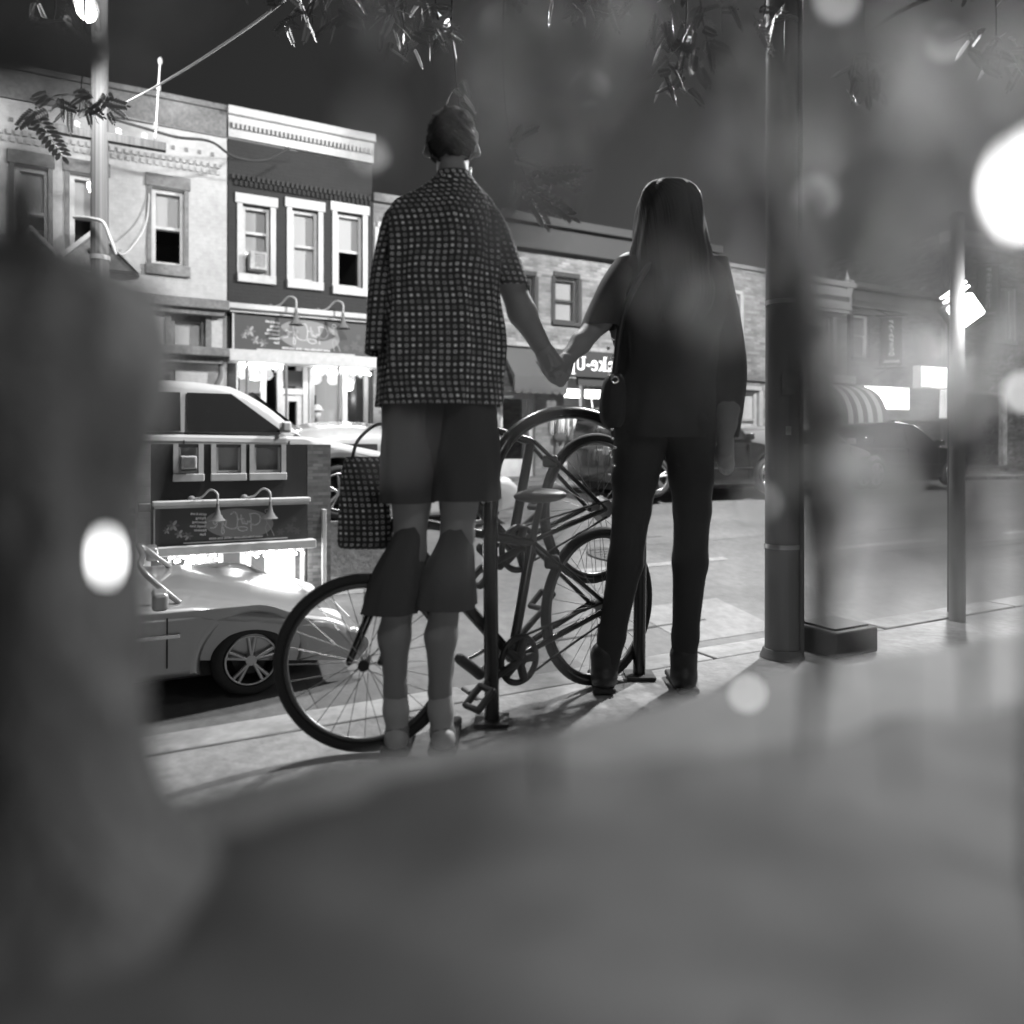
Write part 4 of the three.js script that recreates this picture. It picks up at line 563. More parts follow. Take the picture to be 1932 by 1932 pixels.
function loft(rows, d, o = {}) {          // cloth: rows [py, left px, right px, half thickness m, depth?]
  const N = o.n || 40, M2 = (rows.length - 1) * (o.sub || 6), p = [], uv = [], ix = []; let vprev = 0, last = null;
  for (let r = 0; r <= M2; r++) {
    const f = r / M2 * (rows.length - 1), k = Math.min(rows.length - 2, Math.floor(f)), t = f - k, a = rows[k], b = rows[k + 1], L = i => { const p0 = rows[Math.max(0, k - 1)][i], p3 = rows[Math.min(rows.length - 1, k + 2)][i], c0 = a[i], c1 = b[i]; return c0 + 0.5 * t * (c1 - p0 + t * (2 * p0 - 5 * c0 + 4 * c1 - p3 + t * (3 * (c0 - c1) + p3 - p0))); };
    const y = L(0), xl = L(1), xr = L(2), th = L(3), dd = a.length > 4 ? L(4) : d, c = at((xl + xr) / 2, y, dd), w = (xr - xl) / 2 / FPX * dd; if (last) vprev += last.distanceTo(c); last = c.clone();
    let arc = 0, px = 0, pz = 0;
    for (let i = 0; i <= N; i++) {
      const an = i / N * 2 * Math.PI, wr = 1 + (o.wr ?? 0.03) * (Math.sin(an * 5 + y * 0.02) * Math.sin(y * 0.013 + an) + 0.6 * Math.sin(an * 9 - y * 0.03 + 1)) * Math.min(1, r / 8) + (o.fold ?? 0) * (Math.pow(Math.max(0, Math.sin(an * 6 + 0.8 * Math.sin(y * 0.012))), 4) - 0.4 * Math.pow(Math.max(0, Math.sin(an * 4 - y * 0.006 + 2)), 6)) * Math.min(1, r / 14), e = o.sq ?? 0.8, ca = Math.cos(an), sa = Math.sin(an);
      const x = Math.sign(ca) * Math.pow(Math.abs(ca), e) * w * wr, z = Math.sign(sa) * Math.pow(Math.abs(sa), e) * th * wr; if (i) arc += Math.hypot(x - px, z - pz); px = x; pz = z;
      p.push(c.x + x, c.y, c.z + z); uv.push(arc, -vprev);
    }
  }
  for (let r = 0; r < M2; r++) for (let i = 0; i < N; i++) { const a = r * (N + 1) + i, b = a + N + 1; ix.push(a, a + 1, b, b, a + 1, b + 1); }
  const g = new THREE.BufferGeometry(); g.setAttribute('position', new THREE.Float32BufferAttribute(p, 3)); g.setAttribute('uv', new THREE.Float32BufferAttribute(uv, 2)); g.setIndex(ix); g.computeVertexNormals(); return g;
}
const dotTex = canvasTex(512, 512, (x, W, H) => {
  x.fillStyle = '#3e3e3e'; x.fillRect(0, 0, W, H); const n = 8, c = W / n;
  for (let j = 0; j < n; j++) for (let i = 0; i < n; i++) { const k = hash(i, j, 77), v = Math.round(135 + 100 * hash(i, j, 12)); x.fillStyle = x.strokeStyle = `rgb(${v},${v},${v})`; x.lineWidth = 7; x.beginPath(); x.arc((i + 0.5) * c, (j + 0.5) * c, k < 0.45 ? 15 : 14, 0, 7); k < 0.45 ? x.fill() : x.stroke(); if (k > 0.8) { x.lineWidth = 4; x.beginPath(); x.moveTo((i + 0.35) * c, (j + 0.65) * c); x.lineTo((i + 0.65) * c, (j + 0.35) * c); x.stroke(); }
    x.strokeStyle = '#232323'; x.lineWidth = 7; x.strokeRect(i * c, j * c, c, c); }
});
dotTex.wrapS = dotTex.wrapT = THREE.RepeatWrapping; dotTex.repeat.set(1 / 0.168, 1 / 0.15);
const shirtMat = G(1, { map: dotTex, roughness: 0.95, side: THREE.DoubleSide }), shortsMat = G(0.05, { roughness: 0.95, side: THREE.DoubleSide }), blackCloth = G(0.022, { roughness: 0.9, side: THREE.DoubleSide });
const MD = 2.35;
{ // man seen from behind
  const base = at(792, 1402, MD); base.y = 0;
  const t = thing('person', 'person in patterned short sleeved shirt, dark shorts and pale socks, seen from behind, holding hands', 'person', base);
  const D = MD, body = [
    [[856, 350, D, 31], [854, 318, D - 0.01, 29]], [[785, 415, D, 24], [890, 412, D, 24]], [[800, 430, D, 62], [800, 600, D, 60], [795, 770, D, 54]], [[872, 430, D, 60], [870, 600, D, 58], [868, 770, D, 54]],
    [[764, 424, D, 24], [728, 560, D, 24], [735, 690, D + 0.16, 22]], [[738, 690, D + 0.16, 22], [745, 750, D + 0.22, 20]],
    [[904, 420, D, 24], [958, 520, D + 0.05, 25], [985, 590, D + 0.1, 25], [1030, 668, D + 0.22, 17]],
    [[780, 830, D, 60], [776, 950, D, 34], [772, 1040, D, 30], [752, 1140, D, 27], [744, 1200, D + 0.0, 29], [746, 1305, D, 20], [750, 1375, D, 18], [750, 1388, D + 0.0, 20], [744, 1392, D + 0.2, 13]],
    [[874, 830, D, 60], [866, 950, D, 34], [863, 1010, D, 30], [845, 1110, D, 27], [832, 1200, D, 29], [830, 1305, D, 20], [834, 1375, D, 18], [836, 1388, D, 20], [842, 1392, D + 0.2, 13]],
  ];
  const head = [[[852, 258, D, 44]], [[852, 270, D + 0.03, 44]], [[853, 290, D + 0.05, 36], [853, 318, D + 0.1, 22]], [[853, 288, D + 0.12, 12], [853, 292, D + 0.145, 9]], [[806, 278, D + 0.03, 5], [805, 290, D + 0.03, 7]], [[898, 278, D + 0.03, 5], [900, 290, D + 0.03, 7]], [[854, 345, D, 30], [854, 310, D, 30]]];
  const hand = [[[1028, 664, D + 0.2, 19], [1042, 690, D + 0.24, 22], [1050, 705, D + 0.25, 20]]];
  for (let f = 0; f < 4; f++) hand.push([[1044 + f * 5, 712 - f * 5, D + 0.22 + f * 0.012, 8.5], [1058 + f * 4, 722 - f * 7, D + 0.26, 8], [1066 + f * 3, 712 - f * 8, D + 0.31, 7], [1060 + f * 3, 702 - f * 8, D + 0.335, 6]]);
  hand.push([[1036, 678, D + 0.25, 11], [1046, 688, D + 0.31, 9], [1060, 694, D + 0.345, 7]]);
  const hb = nets(limbPairs(hand), {}, 0.0045, 0.006), hh = nets(limbPairs(head), {}, 0.007, 0.014), bb = limbs(body, {}, 0.011);
  mesh('body', loc(merge([bb, hh, hb]), t), M.skin, t);
  const hair = new THREE.SphereGeometry(1, 40, 28), hp = hair.attributes.position, c = at(852, 268, D);
  for (let i = 0; i < hp.count; i++) { const x = hp.getX(i), y = hp.getY(i), z = hp.getZ(i), f = 1 + 0.05 * Math.sin(x * 9 + z * 5) * Math.sin(y * 11) + 0.03 * Math.sin(x * 23 + y * 19 + z * 17); hp.setXYZ(i, c.x + x * 0.081 * f, c.y + 0.012 + y * (y < 0 ? 0.095 : 0.098) * f, c.z - 0.015 + z * 0.102 * f + (y < -0.2 && z < 0 ? 0.06 : 0)); }
  hair.computeVertexNormals(); mesh('hair', loc(hair, t), M.hair, t);
  mesh('shirt', loc(merge([loft([[338, 820, 892, 0.062], [352, 808, 902, 0.07], [372, 782, 918, 0.085], [392, 746, 932, 0.1], [425, 735, 940, 0.125], [520, 730, 939, 0.14], [640, 722, 941, 0.148], [766, 714, 943, 0.155]], D, { wr: 0.04, n: 96, fold: 0.1 }),
    loft([[388, 752, 800, 0.05], [402, 734, 794, 0.075], [425, 722, 784, 0.085], [500, 704, 762, 0.078], [600, 694, 748, 0.08], [668, 690, 744, 0.082]], D, { n: 24 }), loft([[388, 872, 924, 0.05, D], [402, 880, 944, 0.075, D], [430, 896, 960, 0.085, D + 0.02], [490, 918, 982, 0.076, D + 0.04], [545, 936, 1000, 0.078, D + 0.07]], D, { n: 24 })]), t), shirtMat, t);
  mesh('collar', loc(loft([[330, 824, 890, 0.06], [345, 818, 894, 0.066], [358, 812, 900, 0.074]], D, { wr: 0.01 }), t), shirtMat, t);
  mesh('shorts', loc(merge([loft([[738, 730, 930, 0.1], [790, 734, 926, 0.104], [840, 745, 915, 0.1], [885, 780, 868, 0.07]], D, { n: 40, wr: 0.0 }), loft([[742, 722, 836, 0.115], [800, 722, 834, 0.12], [880, 722, 830, 0.12], [946, 718, 824, 0.122]], D, { n: 30, wr: 0.045 }), loft([[742, 822, 936, 0.115], [800, 818, 938, 0.12], [880, 814, 942, 0.12], [942, 812, 944, 0.122]], D, { n: 30, wr: 0.045 })]), t), shortsMat, t);
  mesh('lower_shorts', loc(merge([loft([[985, 756, 798, 0.05], [1030, 732, 800, 0.07], [1090, 702, 798, 0.092], [1150, 684, 794, 0.108]], D, { n: 30, wr: 0.05 }), loft([[985, 842, 886, 0.05], [1030, 822, 892, 0.07], [1090, 796, 896, 0.092], [1142, 784, 900, 0.108]], D, { n: 30, wr: 0.05 })]), t), shortsMat, t);
  for (const [a, b] of [[746, 750], [831, 834]]) mesh('sock', loc(limbs([[[a, 1312, D, 22.5], [a + 1, 1340, D, 22], [b, 1375, D, 20]], [[b, 1390, D, 22], [b, 1393, D + 0.18, 15]]], {}, 0.008), t), M.sock, t);
  for (const [a, s] of [[748, -1], [836, 1]]) mesh('shoe', loc(limbs([[[a, 1394, D - 0.02, 23], [a + s * 4, 1397, D + 0.1, 22], [a + s * 8, 1398, D + 0.24, 17]]], {}, 0.009), t), M.whiteTrim, t);
  for (const x of [748, 836]) { const p = at(x, 1400, D).sub(base); mesh('sole', new RoundedBoxGeometry(0.09, 0.026, 0.29, 2, 0.01).translate(p.x, 0.014, p.z - 0.09), M.rubber, t); }
  mesh('ear_loop', loc(tube([at(888, 318, D + 0.02), at(886, 335, D), at(879, 352, D - 0.01), at(874, 346, D - 0.01), at(877, 330, D), at(880, 318, D + 0.02)], 0.004), t), G(0.9, { roughness: 0.3 }), t);
}
function limbPairs(chains) { const B = []; for (const c of chains) { const k = c.map(([x, y, d, r]) => [at(x, y, d), r / FPX * d]); if (k.length === 1) k.push(k[0]); for (let i = 0; i < k.length - 1; i++) B.push([k[i][0], k[i + 1][0], k[i][1], k[i + 1][1]]); } return B; }
{ // bag with the same print hanging beside the man
  const c = thing('tote_bag', 'soft bag with the shirt print hanging from a handlebar beside the shorts', 'bag', at(682, 1035, 2.55)), BD = 2.5;
  mesh('pouch', loc(loft([[862, 654, 722, 0.022], [880, 648, 728, 0.035], [930, 642, 734, 0.05], [1000, 638, 740, 0.055], [1030, 640, 740, 0.045], [1036, 660, 720, 0.01]], BD, { n: 48, wr: 0.03, fold: 0.05 }), c), shirtMat, c);
  for (const dz of [-0.02, 0.02]) mesh('handle', loc(tube([at(664, 866, BD + dz), at(676, 830, BD + dz), at(715, 800, BD + dz), at(742, 812, BD + dz), at(716, 866, BD + dz)], 0.006, 6), c), blackCloth, c);
}
const WD = 2.94;
{ // woman seen from behind
  const base = at(1215, 1290, WD); base.y = 0;
  const t = thing('person', 'long haired person in dark clothes and boots, seen from behind, holding hands', 'person', base), D = WD;
  const body = [
    [[1262, 480, D, 28], [1262, 455, D, 27]], [[1190, 510, D, 34], [1335, 512, D, 34]], [[1235, 535, D, 46], [1240, 640, D, 40], [1228, 780, D, 48]], [[1290, 535, D, 46], [1282, 640, D, 40], [1282, 780, D, 48]],
    [[1188, 516, D, 24], [1132, 606, D - 0.13, 21], [1095, 648, D - 0.22, 19], [1064, 684, D - 0.3, 15]], [[1336, 518, D, 24], [1376, 650, D, 21], [1376, 770, D - 0.03, 20], [1372, 800, D - 0.04, 17], [1368, 838, D - 0.04, 14]],
    [[1212, 805, D, 50], [1196, 900, D, 37], [1190, 960, D, 31], [1178, 1060, D, 29], [1152, 1200, D, 22], [1140, 1260, D, 22], [1140, 1278, D, 18], [1126, 1282, D + 0.16, 13]],
    [[1300, 805, D, 46], [1304, 900, D, 35], [1306, 960, D, 30], [1302, 1060, D, 29], [1292, 1200, D, 21], [1290, 1258, D, 22], [1290, 1274, D, 18], [1298, 1278, D + 0.16, 13]]];
  const head = [[[1262, 395, D, 46]], [[1262, 405, D + 0.03, 45]], [[1262, 425, D + 0.05, 36], [1262, 446, D + 0.09, 20]], [[1262, 418, D + 0.13, 11], [1262, 424, D + 0.15, 8]]];
  const hand = [[[1066, 680, D - 0.31, 15], [1056, 694, D - 0.33, 17], [1050, 702, D - 0.335, 16]]];
  for (let f = 0; f < 4; f++) hand.push([[1050 - f * 3, 706 - f * 4, D - 0.34 - f * 0.01, 7], [1040 - f * 3, 708 - f * 6, D - 0.37, 6.5], [1036 - f * 2, 698 - f * 6, D - 0.4, 6], [1042 - f * 2, 690 - f * 6, D - 0.42, 5]]);
  hand.push([[1062, 690, D - 0.345, 9], [1056, 702, D - 0.39, 7.5], [1046, 706, D - 0.41, 6]]);
  const rh = [[[1370, 836, D - 0.04, 15], [1368, 852, D - 0.04, 16]]]; for (let f = 0; f < 4; f++) rh.push([[1360 + f * 6, 860, D - 0.04, 7], [1361 + f * 6, 880 - Math.abs(f - 1.5) * 3, D - 0.02, 6.5], [1363 + f * 5, 893 - Math.abs(f - 1.5) * 4, D + 0.02, 5.5]]); rh.push([[1358, 846, D - 0.03, 8], [1352, 864, D - 0.02, 7]]);
  mesh('body', loc(merge([limbs(body, {}, 0.012), nets(limbPairs(head), {}, 0.008, 0.014), nets(limbPairs(hand), {}, 0.0045, 0.006), nets(limbPairs(rh), {}, 0.0045, 0.006)]), t), M.skin, t);
  mesh('hair', loc(loft([[340, 1250, 1276, 0.03], [348, 1226, 1298, 0.07], [370, 1208, 1316, 0.1], [405, 1200, 1325, 0.115], [450, 1194, 1332, 0.115], [490, 1188, 1342, 0.105], [540, 1192, 1342, 0.115], [585, 1206, 1336, 0.12], [622, 1232, 1312, 0.118]], D - 0.03, { wr: 0.06, n: 60 }), t), G(0.03, { roughness: 0.62, side: THREE.DoubleSide, bumpMap: strandBump, bumpScale: 0.005, map: strandMap }), t);
  mesh('top', loc(merge([loft([[472, 1205, 1320, 0.06], [488, 1172, 1352, 0.085], [520, 1158, 1366, 0.12], [600, 1156, 1368, 0.13], [660, 1162, 1352, 0.125], [720, 1164, 1344, 0.125], [790, 1158, 1342, 0.14], [826, 1162, 1338, 0.14]], D, { wr: 0.06, n: 60 }), loft([[490, 1160, 1216, 0.06, D], [540, 1128, 1186, 0.075, D - 0.06], [618, 1094, 1166, 0.09, D - 0.13]], D, { n: 24 }), loft([[490, 1318, 1372, 0.06], [560, 1330, 1385, 0.08], [640, 1343, 1400, 0.085], [706, 1346, 1406, 0.085], [770, 1348, 1400, 0.07], [826, 1346, 1392, 0.06]], D, { n: 36, wr: 0.015 })]), t), blackCloth, t);
  const leg = c => mesh('trouser_leg', loc(limbs([c], {}, 0.011), t), M.darkCloth, t);
  leg([[1214, 800, D, 56], [1198, 900, D, 42], [1192, 960, D, 35], [1180, 1060, D, 32], [1154, 1200, D, 25], [1144, 1255, D, 24]]); leg([[1298, 800, D, 54], [1304, 900, D, 40], [1306, 960, D, 34], [1302, 1060, D, 32], [1293, 1200, D, 24], [1290, 1250, D, 24]]);
  for (const [a, s] of [[1140, -1], [1290, 1]]) mesh('boot', loc(limbs([[[a, 1235, D, 26], [a, 1275, D, 24]], [[a, 1279, D - 0.02, 21], [a + s * 8, 1281, D + 0.15, 17]], [[a, 1283, D - 0.05, 14], [a, 1284, D, 14]]], {}, 0.009), t), M.black, t);
  for (const x of [1138, 1293]) { const p = at(x, 1290, D).sub(base); mesh('sole', new RoundedBoxGeometry(0.085, 0.024, 0.27, 2, 0.01).translate(p.x, 0.014, p.z - 0.07), M.rubber, t); }
  const st = new THREE.SphereGeometry(0.007, 8, 6); for (let k = 0; k < 16; k++) { const p = at(1152 + rr(-7, 7) + (k > 8 ? 4 : 0), 640 + k * 17, D - 0.19).sub(base), m = mesh('stud', st, M.chrome, t); m.position.copy(p); m.position.y = p.y; }
}
{ const p = at(1146, 800, WD - 0.16), t = thing('shoulder_bag', 'dark soft shoulder bag hanging at the hip of the long haired person', 'bag', p);
  mesh('pouch', loc(loft([[706, 1148, 1172, 0.02], [722, 1138, 1178, 0.05], [755, 1132, 1180, 0.065], [790, 1134, 1178, 0.06], [806, 1144, 1170, 0.02]], WD - 0.16, { wr: 0.04 }), t), blackCloth, t); mesh('strap', loc(tube([at(1158, 712, WD - 0.16), at(1180, 580, WD - 0.14), at(1240, 485, WD - 0.1), at(1290, 478, WD)], 0.012), t), M.black, t); mesh('buckle', new THREE.TorusGeometry(0.012, 0.003, 6, 14).translate(0.02, 0.16, 0.06), M.chrome, t); }

// ---------------------------------------------------------------- bicycles and rack
const FA = at(690, 1418, EYE * FPX / (1418 - HZ)), RA = at(1132, 1290, EYE * FPX / (1290 - HZ)); FA.y = RA.y = 0;
const bd = (px, off = 0) => { const k = (px - CX) / FPX, dx = RA.x - FA.x, dz = RA.z - FA.z; return -(FA.z + dz * ((-k * FA.z - FA.x) / (dx + k * dz))) + off; };
const bp = (px, py, off = 0) => at(px, py, bd(px) + off);
function bikeWheel(parent, name, c, r, axis, n) {
  const w = sub(name, parent); w.position.copy(c); w.quaternion.setFromUnitVectors(V(0, 0, 1), axis);
  mesh('tyre', new THREE.TorusGeometry(r - 0.014, 0.0165, 10, 64), M.rubber, w); mesh('rim', new THREE.TorusGeometry(r - 0.036, 0.009, 8, 64).scale(1, 1, 1.2), G(0.12, { metalness: 0.8, roughness: 0.4 }), w); mesh('hub', new THREE.CylinderGeometry(0.018, 0.018, 0.08, 14).rotateX(Math.PI / 2), M.black, w);
  const g = []; for (let k = 0; k < n; k++) { const a = k / n * 6.2832, b = a + (k % 2 ? 0.5 : -0.5), z = (k >> 1) % 2 ? 0.028 : -0.028; g.push(cyl(V(0.02 * Math.cos(b), 0.02 * Math.sin(b), z), V((r - 0.04) * Math.cos(a), (r - 0.04) * Math.sin(a), 0), 0.0013, 0.0013, 4)); } mesh('spokes', g, G(0.25, { metalness: 0.8, roughness: 0.4 }), w); return w;
}
function bicycle(label) {
  const base = FA.clone().lerp(RA, 0.5), t = thing('bicycle', label, 'bicycle', base), L = (px, py, o) => bp(px, py, o).sub(base), fm = M.gloss;
  const ax = V(-(RA.z - FA.z), 0, RA.x - FA.x).normalize();
  const fh = L(688, 1250), rh = L(1132, 1142), bb = L(965, 1240), sc = L(1003, 1025), ht = L(792, 985), hb = L(784, 1036);
  bikeWheel(t, 'front_wheel', fh, fh.y + base.y - 0.002, V(0.1, 0, 1).normalize(), 28); bikeWheel(t, 'rear_wheel', rh, rh.y - 0.002, ax, 28);
  mesh('frame', [cyl(bb, sc, 0.019), cyl(sc, ht, 0.017), cyl(bb, hb, 0.023), cyl(ht.clone().add(V(0, 0.02, 0)), hb.clone().add(V(0, -0.02, 0)), 0.024), ...[-1, 1].flatMap(s => { const o = ax.clone().multiplyScalar(s * 0.055), o2 = ax.clone().multiplyScalar(s * 0.02); return [cyl(bb.clone().add(o2), rh.clone().add(o), 0.012), cyl(sc.clone().add(o2), rh.clone().add(o), 0.009)]; })], fm, t);
  mesh('fork', [-1, 1].map(s => tube([hb.clone(), hb.clone().lerp(fh, 0.15).add(V(s * 0.045, 0, 0)), fh.clone().add(V(s * 0.05, 0, 0))], [0.016, 0.016, 0.011])), fm, t);
  const hbar = ht.clone().add(V(0.02, 0.11, 0)); mesh('handlebar', [cyl(ht, hbar, 0.014), tube([hbar.clone().addScaledVector(ax, -0.28), hbar.clone().addScaledVector(ax, -0.1), hbar.clone().addScaledVector(ax, 0.1), hbar.clone().addScaledVector(ax, 0.28)], 0.013)], M.black, t);
  const sp = L(1020, 945); mesh('seat_post', cyl(sc, sp, 0.013), M.black, t); mesh('saddle', new THREE.SphereGeometry(0.1, 18, 10).scale(1.25, 0.28, 0.65).rotateY(-Math.atan2(RA.z - FA.z, RA.x - FA.x)).translate(sp.x, sp.y + 0.02, sp.z), M.black, t);
  const cr = sub('crankset', t), o = ax.clone().multiplyScalar(0.06); const ringC = bb.clone().add(o.clone().multiplyScalar(0.7)); const q = new THREE.Quaternion().setFromUnitVectors(V(0, 0, 1), ax);
  mesh('chainring', merge([new THREE.TorusGeometry(0.082, 0.012, 6, 40), new THREE.CylinderGeometry(0.03, 0.03, 0.02, 18).rotateX(Math.PI / 2), ...[0, 1, 2, 3, 4].map(k => cyl(V(0, 0, 0), V(0.08 * Math.cos(k * 1.2566), 0.08 * Math.sin(k * 1.2566), 0), 0.016))]).applyQuaternion(q).translate(ringC.x, ringC.y, ringC.z), M.black, cr);
  for (const [px, py, s] of [[868, 1302, 1], [1058, 1140, -1]]) { const e = L(px, py).addScaledVector(ax, s * 0.06), b0 = bb.clone().addScaledVector(ax, s * 0.05); mesh('crank_arm', cyl(b0, e, 0.014, 0.011), M.black, cr); const pd = sub('pedal', cr); mesh('platform', [new RoundedBoxGeometry(0.095, 0.022, 0.022, 2, 0.008).translate(0, 0, 0.035), new RoundedBoxGeometry(0.095, 0.022, 0.022, 2, 0.008).translate(0, 0, -0.035), new RoundedBoxGeometry(0.02, 0.022, 0.09, 2, 0.008).translate(0.04, 0, 0), new RoundedBoxGeometry(0.02, 0.022, 0.09, 2, 0.008).translate(-0.04, 0, 0)], M.black, pd); pd.position.copy(e).addScaledVector(ax, s * 0.05); pd.quaternion.copy(q); pd.rotateZ(0.7); }
  for (const k of [1, -1]) mesh('chain', tube([ringC.clone().add(V(0, 0.08 * k, 0)), rh.clone().add(V(0, 0.035 * k, 0)).add(o)], 0.005, 5), M.black, t);
  mesh('cassette', new THREE.CylinderGeometry(0.04, 0.055, 0.035, 20).rotateX(Math.PI / 2).applyQuaternion(q).translate(rh.x + o.x * 0.7, rh.y, rh.z + o.z * 0.7), M.metal, t); mesh('rear_brake', new RoundedBoxGeometry(0.06, 0.05, 0.06, 2, 0.012).translate(...sc.clone().lerp(rh, 0.28).toArray()), M.black, t);
  return t;
}
const bike = bicycle('black bicycle with both wheels locked to the hoop rack behind the two people');
{ const b2 = bike.clone(); b2.name = numbered('bicycle'); scene.add(b2); b2.position.add(V(0.0, 0.385, -0.14)); b2.userData = { label: 'second black bicycle without a front wheel, held higher on the hoop rack', category: 'bicycle' }; for (const c of [...b2.children]) if (c.name === 'front_wheel' || c.name === 'saddle' || c.name === 'seat_post') b2.remove(c); }
{ const d0 = EYE * FPX / (1362 - HZ), d1 = EYE * FPX / (1276 - HZ), a = at(928, 1362, d0), b = at(1206, 1276, d1); a.y = b.y = 0; const t = thing('bike_rack', 'black steel hoop bike rack behind the bicycle', 'bike rack', a.clone().lerp(b, 0.5)), c = t.position;
  const top = EYE + (HZ - 772) / FPX * 2.65, up = [a.clone()]; for (let k = 0; k <= 10; k++) { const an = Math.PI - k / 10 * Math.PI, p = a.clone().lerp(b, 0.5 + 0.5 * Math.cos(an)); p.y = top - 0.26 + 0.26 * Math.sin(an); up.push(p); } up.push(b.clone());
  mesh('hoop', loc(tube(up, 0.026, 12, 90), t), M.gloss, t); for (const p of [a, b]) mesh('foot_plate', box(-0.06, 0.06, 0.0, 0.012, -0.06, 0.06).translate(p.x - c.x, 0, p.z - c.z), M.black, t); }
{ const p = bp(888, 1250, 0.06), t = thing('bicycle_lock', 'black and steel shackle lock on the lower bicycle frame', 'lock', p), L = (x, y) => bp(x, y, 0.06).sub(p); mesh('crossbar', tube([L(868, 1243), L(905, 1272)], 0.021), M.black, t); mesh('shackle', tube([L(876, 1248), L(905, 1232), L(935, 1215), L(945, 1228), L(925, 1250), L(902, 1268)], 0.008), M.chrome, t);
  const t2 = t.clone(); t2.name = numbered('bicycle_lock'); scene.add(t2); t2.position.add(V(0.07, 0.375, -0.14)); t2.userData = { label: 'black and steel shackle lock on the higher bicycle frame', category: 'lock' }; }

// ---------------------------------------------------------------- tree with feathery hanging leaves
const leafGeo = (() => { // one compound leaf along +x, 1 long
  const g = [], n = 9; const lf = (x, s, l, a) => { const b = new THREE.BufferGeometry(), dx = Math.cos(a) * l, dz = Math.sin(a) * l * s, px = -Math.sin(a) * 0.042, pz = Math.cos(a) * 0.042 * s, y = -0.12 * x * x; b.setAttribute('position', new THREE.Float32BufferAttribute([x, y, 0, x + dx * 0.35 + px, y + 0.012, dz * 0.35 + pz, x + dx * 0.35 - px, y + 0.012, dz * 0.35 - pz, x + dx * 0.35 + px, y + 0.012, dz * 0.35 + pz, x + dx * 0.75 + px * 0.9, y + 0.006, dz * 0.75 + pz * 0.9, x + dx * 0.35 - px, y + 0.012, dz * 0.35 - pz, x + dx * 0.35 - px, y + 0.012, dz * 0.35 - pz, x + dx * 0.75 + px * 0.9, y + 0.006, dz * 0.75 + pz * 0.9, x + dx * 0.75 - px * 0.9, y + 0.006, dz * 0.75 - pz * 0.9, x + dx * 0.75 + px * 0.9, y + 0.006, dz * 0.75 + pz * 0.9, x + dx, y - 0.01, dz, x + dx * 0.75 - px * 0.9, y + 0.006, dz * 0.75 - pz * 0.9], 3)); b.computeVertexNormals(); g.push(b); };
  for (let i = 0; i < n; i++) { const x = 0.16 + 0.8 * i / n; for (const s of [-1, 1]) lf(x, s, 0.25 - 0.10 * Math.abs(i / n - 0.4), 1.15 - 0.35 * i / n); } lf(0.95, 1, 0.2, 0);
  const st = []; for (let i = 0; i < 5; i++) st.push(V(i / 4, -0.12 * (i / 4) ** 2, 0)); g.push(tube(st, 0.008, 4, 6)); return merge(g);
})();
